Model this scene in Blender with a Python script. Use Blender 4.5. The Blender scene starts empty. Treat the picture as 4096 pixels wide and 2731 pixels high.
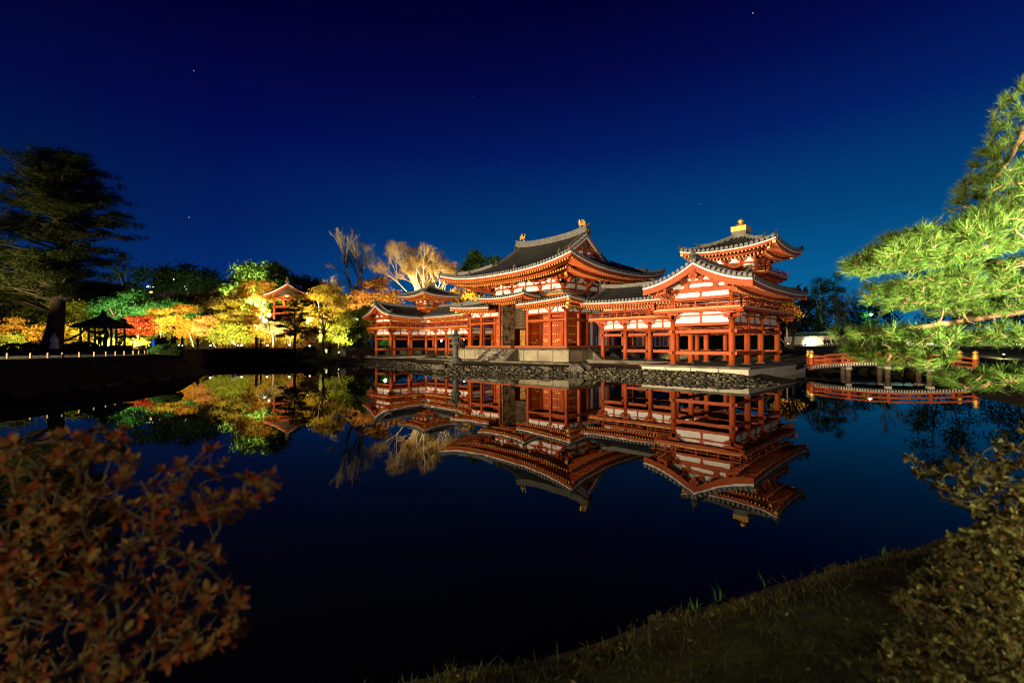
import bpy, bmesh, math, random
import numpy as np
from mathutils import Vector, Matrix
rnd = random.Random(7)
SC = bpy.context.scene
COL = SC.collection
R_ = math.radians

# ------------------------------------------------------------------ camera
CAM = Vector((33.946, -39.153, 1.348)); YAW = -0.799; PITCH = 0.0073; F_PX = 1799.54
FW = Vector((math.sin(YAW), math.cos(YAW), 0)); RT = Vector((math.cos(YAW), -math.sin(YAW), 0))
cd = bpy.data.cameras.new('camera'); cam = bpy.data.objects.new('camera', cd); COL.objects.link(cam)
cam.location = CAM
cam.rotation_euler = (Matrix.Rotation(-YAW, 3, 'Z') @ Matrix.Rotation(math.pi / 2 + PITCH, 3, 'X') @ Matrix.Rotation(-0.003, 3, 'Z')).to_euler()
cd.sensor_width = 36; cd.lens = F_PX / 4096 * 36
cd.clip_start = 0.05; cd.clip_end = 3000
cd.dof.use_dof = True; cd.dof.focus_distance = 34; cd.dof.aperture_fstop = 1.5
SC.camera = cam

# ------------------------------------------------------------------ night sky
W = bpy.data.worlds.new('World'); SC.world = W; W.use_nodes = True
nt = W.node_tree; nd = nt.nodes; lk = nt.links; nd.clear()
out = nd.new('ShaderNodeOutputWorld'); bg = nd.new('ShaderNodeBackground'); bg.inputs[1].default_value = 1.0
tc = nd.new('ShaderNodeTexCoord'); sep = nd.new('ShaderNodeSeparateXYZ')
lk.new(tc.outputs['Generated'], sep.inputs[0])
ramp = nd.new('ShaderNodeValToRGB'); lk.new(sep.outputs['Z'], ramp.inputs[0])
cr = ramp.color_ramp
stops = [(0.0, (.0040, .135, .330)), (.10, (.0022, .108, .285)), (.163, (.0012, .082, .245)), (.233, (.0006, .053, .188)), (.387, (.0006, .0125, .125)),
         (.507, (.0007, .0030, .066)), (.60, (.0007, .0009, .036)), (1.0, (.0003, .0004, .012))]
cr.elements[0].position = stops[0][0]; cr.elements[0].color = (*stops[0][1], 1)
cr.elements[1].position = 1.0; cr.elements[1].color = (*stops[-1][1], 1)
for p_, c_ in stops[1:-1]:
    e_ = cr.elements.new(p_); e_.color = (*c_, 1)
# brighter and greener towards the afterglow on the right (north)
def band(y0, y1, f0, f1):
    m_ = nd.new('ShaderNodeMapRange'); m_.inputs[1].default_value = y0; m_.inputs[2].default_value = y1; m_.inputs[3].default_value = f0; m_.inputs[4].default_value = f1; lk.new(sep.outputs['Y'], m_.inputs[0]); return m_.outputs[0]
cxyz = nd.new('ShaderNodeCombineXYZ'); lk.new(band(.2, .95, .25, 1.10), cxyz.inputs[1]); lk.new(band(-.1, 1, .40, 1.06), cxyz.inputs[2]); cxyz.inputs[0].default_value = 1
mul = nd.new('ShaderNodeVectorMath'); mul.operation = 'MULTIPLY'; lk.new(ramp.outputs[0], mul.inputs[0]); lk.new(cxyz.outputs[0], mul.inputs[1])
# stars
vo = nd.new('ShaderNodeTexVoronoi'); vo.inputs['Scale'].default_value = 24; lk.new(tc.outputs['Generated'], vo.inputs['Vector'])
lt = nd.new('ShaderNodeMath'); lt.operation = 'LESS_THAN'; lt.inputs[1].default_value = .024; lk.new(vo.outputs['Distance'], lt.inputs[0])
sc_ = nd.new('ShaderNodeSeparateColor'); lk.new(vo.outputs['Color'], sc_.inputs[0])
gt = nd.new('ShaderNodeMapRange'); gt.inputs[1].default_value = .62; gt.inputs[2].default_value = 1; gt.inputs[3].default_value = 0; gt.inputs[4].default_value = .38
lk.new(sc_.outputs[0], gt.inputs[0])
ms = nd.new('ShaderNodeMath'); ms.operation = 'MULTIPLY'; lk.new(lt.outputs[0], ms.inputs[0]); lk.new(gt.outputs[0], ms.inputs[1])
ad = nd.new('ShaderNodeVectorMath'); ad.operation = 'ADD'; lk.new(mul.outputs[0], ad.inputs[0]); lk.new(ms.outputs[0], ad.inputs[1])
lk.new(ad.outputs[0], bg.inputs[0]); lk.new(bg.outputs[0], out.inputs[0])
SC.view_settings.view_transform = 'Standard'; SC.view_settings.look = 'None'; SC.view_settings.exposure = 0.0; SC.view_settings.gamma = 1.0
SC.cycles.use_denoising = True; SC.cycles.filter_width = 1.05
SC.cycles.max_bounces = 6; SC.cycles.diffuse_bounces = 2; SC.cycles.glossy_bounces = 3; SC.cycles.transmission_bounces = 3; SC.cycles.transparent_max_bounces = 6
SC.cycles.sample_clamp_indirect = 4.0; SC.cycles.caustics_reflective = False; SC.cycles.caustics_refractive = False

# ------------------------------------------------------------------ coordinates: lateral / distance survey frame of the garden
def at(u, d, z=0.0):                      # bearing (as pixel column of the survey photo) and distance -> world point
    p = CAM + RT * ((u - 2048) / F_PX * d) + FW * d
    return Vector((p.x, p.y, z))
def pl(L, d, z=0.0):
    p = CAM + RT * L + FW * d
    return Vector((p.x, p.y, z))
VH = 1365.5 + F_PX * math.tan(PITCH)
def hz(v, d):                             # height seen at pixel row v at distance d
    return CAM.z + (VH - v) / F_PX * d

# ------------------------------------------------------------------ floodlights and fill lamps
def spot(name, loc, tgt, power, color, size=60, blend=.6, radius=.15, parent=None):
    l = bpy.data.lights.new(name, 'SPOT'); l.energy = power; l.color = color; l.spot_size = R_(size); l.spot_blend = blend; l.shadow_soft_size = radius
    o = bpy.data.objects.new(name, l); COL.objects.link(o); o.location = loc
    o.rotation_euler = (Vector(tgt) - Vector(loc)).to_track_quat('-Z', 'Y').to_euler()
    return o
def point(name, loc, power, color, radius=.12):
    l = bpy.data.lights.new(name, 'POINT'); l.energy = power; l.color = color; l.shadow_soft_size = radius
    o = bpy.data.objects.new(name, l); COL.objects.link(o); o.location = loc
    return o
WARM = (1.0, .79, .50)
# the temple's own floodlights: on the south-east bank outside the picture, on the lawn and near the bridge; then pine beams and added shrub fill
spot('flood_or_fill_beam', (-3, -58, 1.6), (2, -4, 5), 195000, WARM, 66, .5, .35)
spot('flood_or_fill_beam', (25, -55, 1.6), (14, -5, 4), 76000, WARM, 75, .5, .35)
spot('flood_or_fill_beam', (46, -28, 1.2), (19, -2, 3), 9000, (1, .82, .56), 70, .6, .3)
spot('flood_or_fill_beam', pl(7.4, .8, .5), pl(6.1, 5.6, 4.4), 7000, (1, .93, .64), 60, .8, .15)  # second unseen pine lamp, added to brighten the top pad
spot('flood_or_fill_beam', pl(4.6, 1.2, .35), pl(5.0, 5.4, 4.0), 12500, (1, .93, .64), 80, .85, .15)
spot('flood_or_fill_beam', pl(3.4, .3, 1.5), pl(2.1, 1.85, .55), 290, (1, .93, .50), 46, .9, .25)  # unseen fill lamp added to brighten the right-hand azalea mound
spot('flood_or_fill_beam', pl(-2.7, -4.9, 3.2), pl(-1.1, 1.4, .45), 950, (1, .78, .46), 34, .9, .5)  # unseen lamp behind the camera, added for the faint ambient light on the left azalea

# ------------------------------------------------------------------ materials
MATS = {}
def mat(name, col, rough=.7, metal=0, noise=None, emit=None, bump=None, spec=.3, trans=0):
    m = bpy.data.materials.new(name); m.use_nodes = True; n = m.node_tree.nodes; l = m.node_tree.links
    b = n['Principled BSDF']; b.inputs['Base Color'].default_value = (*col, 1); b.inputs['Roughness'].default_value = rough; b.inputs['Metallic'].default_value = metal
    b.inputs['Specular IOR Level'].default_value = spec
    if noise:
        scale, col2, lo, hi = noise
        t = n.new('ShaderNodeTexNoise'); t.inputs['Scale'].default_value = scale; t.inputs['Detail'].default_value = 6
        g = n.new('ShaderNodeTexCoord'); l.new(g.outputs['Object'], t.inputs['Vector'])
        r = n.new('ShaderNodeValToRGB'); r.color_ramp.elements[0].position = lo; r.color_ramp.elements[0].color = (*col2, 1)
        r.color_ramp.elements[1].position = hi; r.color_ramp.elements[1].color = (*col, 1)
        l.new(t.outputs['Fac'], r.inputs[0]); l.new(r.outputs[0], b.inputs['Base Color'])
    if bump:
        t = n.new('ShaderNodeTexNoise'); t.inputs['Scale'].default_value = bump[0]; t.inputs['Detail'].default_value = 5
        g = n.new('ShaderNodeTexCoord'); l.new(g.outputs['Object'], t.inputs['Vector'])
        bb = n.new('ShaderNodeBump'); bb.inputs['Strength'].default_value = bump[1]; bb.inputs['Distance'].default_value = bump[2] if len(bump) > 2 else .05
        l.new(t.outputs['Fac'], bb.inputs['Height']); l.new(bb.outputs[0], b.inputs['Normal'])
    if emit:
        b.inputs['Emission Color'].default_value = (*emit[0], 1); b.inputs['Emission Strength'].default_value = emit[1]
    MATS[name] = m
    return m
def leafmat(name, c1, c2, c3=None, trans=.35):
    m = bpy.data.materials.new(name); m.use_nodes = True; n = m.node_tree.nodes; l = m.node_tree.links
    n.clear(); o = n.new('ShaderNodeOutputMaterial'); g = n.new('ShaderNodeNewGeometry'); r = n.new('ShaderNodeValToRGB')
    l.new(g.outputs['Random Per Island'], r.inputs[0]); e = r.color_ramp.elements
    e[0].color = (*c1, 1); e[1].color = (*(c3 or c2), 1)
    if c3:
        k = e.new(.55); k.color = (*c2, 1)
    d = n.new('ShaderNodeBsdfDiffuse'); t = n.new('ShaderNodeBsdfTranslucent'); mx = n.new('ShaderNodeMixShader'); mx.inputs[0].default_value = trans
    l.new(r.outputs[0], d.inputs[0]); l.new(r.outputs[0], t.inputs[0]); l.new(d.outputs[0], mx.inputs[1]); l.new(t.outputs[0], mx.inputs[2]); l.new(mx.outputs[0], o.inputs[0])
    MATS[name] = m
    return m
RED = mat('vermilion', (.44, .074, .010), .6, noise=(1.1, (.29, .045, .006), .32, .66))
WHITE = mat('white_plaster', (.80, .78, .74), .8, noise=(2.5, (.70, .68, .63), .25, .6))
TILE = mat('roof_tile', (.085, .082, .078), .5, noise=(1.3, (.042, .041, .039), .3, .7), bump=(9, .25, .02))
TEND = mat('tile_end', (.15, .147, .135), .6)
RIDGE = mat('ridge_tile', (.21, .20, .18), .65, noise=(3, (.12, .116, .105), .3, .7))
GOLD = mat('gold_paint', (.80, .47, .09), .45, noise=(14, (.62, .34, .05), .3, .6), spec=.5)
GILT = mat('gilt_metal', (.95, .60, .14), .38, .55, noise=(6, (.75, .42, .08), .3, .6))
GREEN = mat('green_paint', (.02, .21, .125), .6)
DARKW = mat('dark_wood', (.06, .035, .02), .7)
OLDW = mat('old_door_wood', (.30, .20, .10), .75, noise=(2.2, (.06, .032, .014), .38, .60))
STONE = mat('platform_stone', (.31, .27, .175), .85, noise=(.9, (.16, .135, .085), .3, .65), bump=(12, .2, .02))
COPE = mat('coping_stone', (.15, .13, .09), .9, noise=(1.1, (.05, .043, .03), .3, .65), bump=(14, .3, .02))
PALE = mat('pale_granite', (.50, .46, .35), .85, noise=(1.6, (.38, .35, .27), .25, .6))
STEP = mat('step_stone', (.20, .175, .13), .9, noise=(1.5, (.045, .04, .028), .42, .60))
SAND = mat('raked_sand', (.17, .145, .09), .95, noise=(6, (.12, .10, .06), .3, .7), bump=(40, .3, .02))
LANT = mat('lantern_stone', (.085, .09, .07), .9, noise=(5, (.035, .038, .03), .3, .7), bump=(20, .4, .02))
ROCK = mat('rock', (.12, .105, .08), .9, noise=(3, (.045, .04, .03), .3, .7), bump=(6, .6, .08))
BARK = mat('bark', (.10, .07, .045), .9, noise=(8, (.05, .033, .02), .3, .7), bump=(14, .6, .03))
PBARK = mat('pine_bark', (.27, .13, .06), .85, noise=(16, (.09, .045, .025), .3, .7), bump=(25, .6, .01))
TWIG = mat('olive_twig', (.12, .095, .04), .85)
GREYB = mat('grey_bark', (.26, .23, .15), .85, noise=(6, (.12, .10, .07), .3, .7))
PALEB = mat('pale_bark', (.46, .38, .25), .85, noise=(5, (.30, .24, .15), .3, .7))
BLACK = mat('black_metal', (.02, .02, .022), .5)
IRON = mat('grey_metal', (.18, .18, .18), .45, .6)
INTER = mat('gilded_interior', (.42, .22, .04), .6, noise=(3, (.18, .08, .015), .35, .65))
PLANK = mat('timber', (.17, .12, .07), .85, noise=(7, (.09, .06, .035), .3, .7))
POSTM = mat('post_timber', (.15, .11, .05), .85)
THATCH = mat('thatch', (.13, .095, .05), .95, noise=(14, (.07, .05, .027), .3, .7), bump=(30, .6, .03))
BTILE = mat('teal_tile', (.10, .20, .21), .5, noise=(4, (.05, .11, .12), .3, .7))
CREAM = mat('cream_plaster', (.66, .58, .40), .85, noise=(1.5, (.55, .48, .32), .3, .7))
GLOW = mat('lamp_glow', (1, .95, .8), .5, emit=((1, .93, .75), 30))
GLOWO = mat('street_lamp_glow', (1, .6, .2), .5, emit=((1, .42, .08), 14))
GLOWT = mat('teal_lamp_glow', (.6, 1, .9), .5, emit=((.75, 1, .92), 22))
GLOWW = mat('lit_window', (.9, .95, 1), .5, emit=((.75, .9, 1), 2.2))
GLOWS = mat('lit_sign', (1, .9, .55), .6, emit=((1, .85, .42), 1.1))
BLUE = mat('blue_plastic', (.02, .16, .62), .5, emit=((.02, .25, 1), .25))
CLOTH = {k: mat(k + '_cloth', c, .85) for k, c in dict(black=(.012, .012, .014), grey=(.42, .40, .38), white=(.62, .60, .56), blue=(.02, .05, .28), brown=(.10, .045, .03), navy=(.015, .03, .06), purple=(.09, .02, .09), teal=(.02, .07, .09)).items()}
SKIN = mat('skin', (.50, .29, .20), .6)
HAIR = mat('dark_hair', (.015, .011, .009), .6)

# water: still, dark and reflecting
m = bpy.data.materials.new('pond_water'); m.use_nodes = True; b = m.node_tree.nodes['Principled BSDF']
b.inputs['Base Color'].default_value = (.0012, .0016, .002, 1); b.inputs['Roughness'].default_value = .012; b.inputs['IOR'].default_value = 1.155
t = m.node_tree.nodes.new('ShaderNodeTexNoise'); t.inputs['Scale'].default_value = 1.1; t.inputs['Detail'].default_value = 3
g = m.node_tree.nodes.new('ShaderNodeTexCoord'); m.node_tree.links.new(g.outputs['Object'], t.inputs['Vector'])
bb = m.node_tree.nodes.new('ShaderNodeBump'); bb.inputs['Strength'].default_value = .035; bb.inputs['Distance'].default_value = .03
m.node_tree.links.new(t.outputs['Fac'], bb.inputs['Height']); m.node_tree.links.new(bb.outputs[0], b.inputs['Normal'])
WATER = m

# ------------------------------------------------------------------ object helpers
def prop(o, label=None, cat=None, group=None, kind=None):
    if label: o['label'] = label
    if cat: o['category'] = cat
    if group: o['group'] = group
    if kind: o['kind'] = kind
    return o
def empty(name, loc=(0, 0, 0), rz=0.0):
    o = bpy.data.objects.new(name, None); COL.objects.link(o); o.location = loc; o.rotation_euler = (0, 0, rz)
    o.empty_display_size = .2
    return o
def copy_tree(o, parent=None):
    c = o.copy(); COL.objects.link(c)
    if parent: c.parent = parent
    for ch in [x for x in bpy.data.objects if x.parent == o]: copy_tree(ch, c)
    return c
def offs(parent):
    v = Vector((0, 0, 0)); p = parent
    while p: v += p.location; p = p.parent
    return v
class MB:
    def __init__(s): s.v = []; s.f = []; s.m = []
    def add(s, vs, fs, m=0):
        o = len(s.v); s.v += [tuple(q) for q in vs]; s.f += [tuple(i + o for i in f) for f in fs]; s.m += [m] * len(fs)
    def box(s, x0, x1, y0, y1, z0, z1, m=0):
        s.add([(x0, y0, z0), (x1, y0, z0), (x1, y1, z0), (x0, y1, z0), (x0, y0, z1), (x1, y0, z1), (x1, y1, z1), (x0, y1, z1)],
              [(0, 3, 2, 1), (4, 5, 6, 7), (0, 1, 5, 4), (1, 2, 6, 5), (2, 3, 7, 6), (3, 0, 4, 7)], m)
    def cbox(s, x, y, z, sx, sy, sz, m=0): s.box(x - sx / 2, x + sx / 2, y - sy / 2, y + sy / 2, z - sz / 2, z + sz / 2, m)
    def bar(s, p, q, w, h, m=0, w2=None, h2=None):
        p = Vector(p); q = Vector(q); d = (q - p).normalized(); sd = Vector((d.y, -d.x, 0))
        sd = sd.normalized() if sd.length > 1e-5 else Vector((1, 0, 0)); up = sd.cross(d).normalized()
        vs = []
        for c, ww, hh in ((p, w, h), (q, w2 or w, h2 or h)):
            for a, b_ in ((-1, -1), (1, -1), (1, 1), (-1, 1)): vs.append(c + sd * (a * ww / 2) + up * (b_ * hh / 2))
        s.add(vs, [(0, 1, 2, 3), (7, 6, 5, 4), (0, 4, 5, 1), (1, 5, 6, 2), (2, 6, 7, 3), (3, 7, 4, 0)], m)
    def tube(s, pts, rad, n=8, m=0, cap=True):
        pts = [Vector(p) for p in pts]; k = len(pts)
        if not hasattr(rad, '__len__'): rad = [rad] * k
        d0 = (pts[1] - pts[0]).normalized(); x = d0.orthogonal().normalized(); vs = []
        for i, p in enumerate(pts):
            d = (pts[min(i + 1, k - 1)] - pts[max(i - 1, 0)]).normalized()
            x = (x - d * x.dot(d)); x = x.normalized() if x.length > 1e-6 else d.orthogonal().normalized(); y = d.cross(x)
            for j in range(n):
                a = 2 * math.pi * j / n; vs.append(p + (x * math.cos(a) + y * math.sin(a)) * rad[i])
        fs = [(i * n + j, i * n + (j + 1) % n, (i + 1) * n + (j + 1) % n, (i + 1) * n + j) for i in range(k - 1) for j in range(n)]
        if cap: fs += [tuple(range(n))[::-1], tuple(range((k - 1) * n, k * n))]
        s.add(vs, fs, m)
    def cyl(s, x, y, z0, z1, r0, r1=None, n=12, m=0): s.tube([(x, y, z0), (x, y, z1)], [r0, r0 if r1 is None else r1], n, m)
    def lathe(s, x, y, prof, n=16, m=0):
        vs = [(x + r * math.cos(2 * math.pi * j / n), y + r * math.sin(2 * math.pi * j / n), z) for r, z in prof for j in range(n)]
        k = len(prof)
        fs = [(i * n + j, i * n + (j + 1) % n, (i + 1) * n + (j + 1) % n, (i + 1) * n + j) for i in range(k - 1) for j in range(n)]
        fs += [tuple(range(n))[::-1], tuple(range((k - 1) * n, k * n))]
        s.add(vs, fs, m)
    def disc(s, c, nrm, r, m=0, n=8, th=.03):
        c = Vector(c); nrm = Vector(nrm).normalized(); s.tube([c, c + nrm * th], r, n, m)
    def sweep(s, pts, w, h, m=0, side=None):      # box section standing on a polyline of base points; h may be a list
        pts = [Vector(p) for p in pts]; k = len(pts); vs = []
        hs = h if hasattr(h, '__len__') else [h] * k
        for i, p in enumerate(pts):
            d = pts[min(i + 1, k - 1)] - pts[max(i - 1, 0)]
            sd = Vector(side) if side else Vector((d.y, -d.x, 0)).normalized()
            for a, z in ((-1, 0), (1, 0), (.8, hs[i]), (-.8, hs[i])): vs.append(p + sd * (a * w / 2) + Vector((0, 0, z)))
        fs = [(i * 4 + j, i * 4 + (j + 1) % 4, (i + 1) * 4 + (j + 1) % 4, (i + 1) * 4 + j) for i in range(k - 1) for j in range(4)]
        fs += [(0, 1, 2, 3), tuple(range((k - 1) * 4, k * 4))[::-1]]
        s.add(vs, fs, m)
    def build(s, name, mats, parent=None, smooth=False, label=None):
        o_ = offs(parent); me = bpy.data.meshes.new(name)
        me.from_pydata([(x - o_.x, y - o_.y, z - o_.z) for x, y, z in s.v], [], s.f)
        for q in (mats if isinstance(mats, (list, tuple)) else [mats]): me.materials.append(q)
        me.polygons.foreach_set('material_index', s.m)
        if smooth: me.polygons.foreach_set('use_smooth', [True] * len(s.f))
        me.update(); o = bpy.data.objects.new(name, me); COL.objects.link(o); o.parent = parent
        if label: o['label'] = label
        return o
class Each:                                     # like MB, but every piece becomes an object of its own
    def __init__(s): s.L = []
    def new(s): m = MB(); s.L.append(m); return m
    def sweep(s, *a, **k): s.new().sweep(*a, **k)
    def build(s, name, mats, parent):
        for m in s.L: m.build(name, mats, parent)
def np_mesh(name, V, Fq, mats, parent=None, midx=None):
    o_ = offs(parent); V = np.asarray(V, dtype=np.float32) - np.array(o_, dtype=np.float32); Fq = np.asarray(Fq, dtype=np.int32); k = Fq.shape[1]
    me = bpy.data.meshes.new(name); me.vertices.add(len(V)); me.vertices.foreach_set('co', V.ravel())
    me.loops.add(Fq.size); me.loops.foreach_set('vertex_index', Fq.ravel())
    me.polygons.add(len(Fq)); me.polygons.foreach_set('loop_start', np.arange(0, Fq.size, k, dtype=np.int32))
    for q in (mats if isinstance(mats, (list, tuple)) else [mats]): me.materials.append(q)
    if midx is not None: me.polygons.foreach_set('material_index', np.asarray(midx, dtype=np.int32))
    me.update(calc_edges=True); me.validate()
    o = bpy.data.objects.new(name, me); COL.objects.link(o); o.parent = parent
    return o

# ================================================================== SETTING: terrain and pond
WZ = -0.86
POND = [(-60, 2.0), (-8, 2.2), (-2.5, 2.3), (-0.9, 2.95), (.45, 3.25), (1.13, 3.67), (1.87, 3.9), (3.07, 4.44), (4.16, 4.83), (5.0, 5.17), (7.5, 6.5), (12, 9), (16, 13),
        (19.4, 19), (22.5, 22.5), (27.6, 26.2), (29.5, 28), (26.5, 34.5), (21, 40), (18.8, 39), (18.2, 33), (17.5, 26.3), (14, 24), (12.6, 23.4), (11.4, 24.4), (9.2, 26.3), (6.65, 28.8), (4.1, 31.3),
        (-1.1, 32.9), (-5.1, 33.4), (-7.9, 35.5), (-11.75, 41.4), (-16.5, 49.1), (-20.4, 55.3), (-24.3, 58.5), (-31.3, 59.4), (-39.5, 59.4), (-38, 53), (-33, 45.5), (-28.5, 40.8),
        (-24.7, 37.2), (-23.2, 30.8), (-22.4, 19.9), (-21.8, 14), (-24, 6), (-60, 3)]
POLY = np.array(POND)
def sdist(P):                                   # signed distance to the pond edge in survey coordinates, + on land
    A = POLY; B = np.roll(POLY, -1, 0); dmin = np.full(len(P), 1e9); ins = np.zeros(len(P), bool)
    for a, b_ in zip(A, B):
        ab = b_ - a; t_ = np.clip(((P - a) @ ab) / (ab @ ab), 0, 1); q = a + t_[:, None] * ab
        dmin = np.minimum(dmin, np.hypot(*(P - q).T))
        c = (a[1] > P[:, 1]) != (b_[1] > P[:, 1])
        with np.errstate(divide='ignore', invalid='ignore'):
            xi = (b_[0] - a[0]) * (P[:, 1] - a[1]) / (b_[1] - a[1]) + a[0]
        ins ^= c & (P[:, 0] < xi)
    return np.where(ins, -dmin, dmin)
def sstep(x, a, b_):
    t_ = np.clip((x - a) / (b_ - a), 0, 1); return t_ * t_ * (3 - 2 * t_)
def ground_np(L, d):
    P = np.stack([L, d], 1); s = sdist(P)
    X = CAM.x + RT.x * L + FW.x * d; Y = CAM.y + RT.y * L + FW.y * d
    isl = sstep(X, -33, -27.5) * sstep(-X, -31, -26.5) * (1 - sstep(Y, 3, 9))     # the temple island
    isl = isl * sstep(d, 14, 18) * sstep(Y, -27, -21)
    near = 1 - sstep(d, 11, 15) ; near = near * sstep(L, -14, -10)
    far = (1 - isl) * (1 - near)
    top = isl * -.36 + near * (-.42 + .62 * sstep(s, 0.6, 3.2)) + far * (.68 + .25 * sstep(d, 30, 60))
    top = top - far * .85 * sstep(L, 14, 18) * (1 - sstep(d, 36, 46))
    wid = isl * 3.4 + near * .9 + far * 2.6
    h = WZ + (top - WZ) * sstep(s, -.5 * 0, wid) ** .9
    h = np.where(s < 0, WZ + np.maximum(s * .45, -1.4), h)
    # garden hill behind the far shore and the distant hills
    u = 2048 + L / np.maximum(d, 1) * F_PX
    hill = 5.2 * sstep(d, 68, 88) * sstep(u, 700, 950) * (1 - sstep(u, 1250, 1420)) * (d > 60)
    hill = hill + 3.0 * sstep(d, 80, 120) * (1 - sstep(u, 2500, 3000))
    ridge_u = np.interp(u, [-2000, 0, 430, 560, 640, 740, 860, 960, 1100, 1200, 1310, 1420, 1600, 2000, 2600, 5000], [1150, 1130, 1120, 1120, 1128, 1132, 1136, 1120, 1102, 1112, 1142, 1190, 1260, 1340, 1360, 1360])
    hd = (VH - ridge_u) / F_PX * 190 + CAM.z
    hill = hill + np.maximum(hd - 9.5, 0) * sstep(d, 120, 190)
    h = h + np.where(s > 0, hill, 0)
    # low rise to the white wall on the right
    h = h + np.where((s > 0) & (u > 2900) & (d > 40), .75 * sstep(d, 40, 58), 0) * isl.clip(0, 1) * 0
    return h, X, Y
def gz(u, d):
    L = (u - 2048) / F_PX * d
    return float(ground_np(np.array([L]), np.array([float(d)]))[0][0])
def gw(x, y):
    r = Vector((x, y, 0)) - CAM
    return float(ground_np(np.array([r.x * RT.x + r.y * RT.y]), np.array([r.x * FW.x + r.y * FW.y]))[0][0])
def axis(parts):
    o = [parts[0][0]]
    for a, b_, st in parts: o += list(np.arange(a + st, b_ + st * .5, st))
    return np.array(o)
LA = axis([(-700, -120, 40), (-120, -66, 3), (-66, 34, .6), (34, 90, 4), (90, 700, 40)])
DA = axis([(-120, -12, 12), (-12, 72, .6), (72, 130, 2.5), (130, 260, 8), (260, 900, 80)])
LL, DD = np.meshgrid(LA, DA); h, X, Y = ground_np(LL.ravel(), DD.ravel())
nl = len(LA); k = np.arange(len(DA) - 1)[:, None] * nl + np.arange(nl - 1)[None]; k = k.ravel()
Fg = np.stack([k, k + 1, k + nl + 1, k + nl], 1)
GRM = bpy.data.materials.new('ground_cover'); GRM.use_nodes = True
n_ = GRM.node_tree.nodes; l_ = GRM.node_tree.links; b_ = n_['Principled BSDF']; b_.inputs['Roughness'].default_value = .95; b_.inputs['Specular IOR Level'].default_value = .1
t_ = n_.new('ShaderNodeTexNoise'); t_.inputs['Scale'].default_value = .8; t_.inputs['Detail'].default_value = 9; g_ = n_.new('ShaderNodeTexCoord'); l_.new(g_.outputs['Object'], t_.inputs['Vector'])
r_ = n_.new('ShaderNodeValToRGB'); l_.new(t_.outputs['Fac'], r_.inputs[0]); e_ = r_.color_ramp.elements
e_[0].position = .35; e_[0].color = (.045, .028, .016, 1); e_[1].position = .62; e_[1].color = (.058, .062, .022, 1)
l_.new(r_.outputs[0], b_.inputs['Base Color'])
bm_ = n_.new('ShaderNodeBump'); bm_.inputs['Strength'].default_value = .9; bm_.inputs['Distance'].default_value = .06
t2 = n_.new('ShaderNodeTexNoise'); t2.inputs['Scale'].default_value = 7; t2.inputs['Detail'].default_value = 6; l_.new(g_.outputs['Object'], t2.inputs['Vector']); l_.new(t2.outputs['Fac'], bm_.inputs['Height']); l_.new(bm_.outputs[0], b_.inputs['Normal'])
o = np_mesh('ground', np.stack([X, Y, h], 1), Fg, GRM); prop(o, 'dark grassy banks and garden ground round the pond', kind='structure')
for p_ in o.data.polygons: p_.use_smooth = True
mb = MB(); mb.add([pl(-75, -6, WZ), pl(60, -6, WZ), pl(60, 64, WZ), pl(-75, 64, WZ)], [(0, 1, 2, 3)])
prop(mb.build('pond_water', WATER), 'still dark pond mirroring the temple', kind='structure')

# ================================================================== THE TEMPLE
class Eave:                                    # eave line of a roof: rectangle with curved-up corners; z() is the underside of the white edge board
    def __init__(s, cx, cy, lx, ly, zmid, lift, pw=2.6): s.cx, s.cy, s.lx, s.ly, s.zm, s.lift, s.pw = cx, cy, lx, ly, zmid, lift, pw
    def L(s, sd): return s.lx if sd in 'FB' else s.ly
    def z(s, sd, q): return s.zm + s.lift * min(abs(q) / s.L(sd), 1.05) ** s.pw
    def pt(s, sd, q, inn, z):
        if sd == 'F': return Vector((s.cx + q, s.cy - s.ly + inn, z))
        if sd == 'B': return Vector((s.cx - q, s.cy + s.ly - inn, z))
        if sd == 'R': return Vector((s.cx + s.lx - inn, s.cy + q, z))
        return Vector((s.cx - s.lx + inn, s.cy - q, z))
    def out(s, sd): return {'F': Vector((0, -1, 0)), 'B': Vector((0, 1, 0)), 'R': Vector((1, 0, 0)), 'L': Vector((-1, 0, 0))}[sd]
def lin(a, b, n): return [a + (b - a) * i / n for i in range(n + 1)]
def strip(mb, E, sd, a, b, prof, m, n=20):     # board following the eave; a, b = (position, mitred at a corner?)
    vs = []; k = len(prof)
    for i in range(n + 1):
        t = i / n
        for inn, dz in prof:
            q0 = a[0] + (inn if a[1] else 0); q1 = b[0] - (inn if b[1] else 0); q = q0 + (q1 - q0) * t
            qz = a[0] + (b[0] - a[0]) * t
            vs.append(E.pt(sd, q, inn, E.z(sd, qz) + dz))
    fs = [(i * k + j, (i + 1) * k + j, (i + 1) * k + (j + 1) % k, i * k + (j + 1) % k) for i in range(n) for j in range(k)]
    fs += [tuple(range(k))[::-1], tuple(range(n * k, n * k + k))]
    mb.add(vs, fs, m)
def rect(i0, i1, z0, z1, sl=0): return [(i0, z0), (i1, z0 + sl), (i1, z1 + sl), (i0, z1)]
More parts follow.
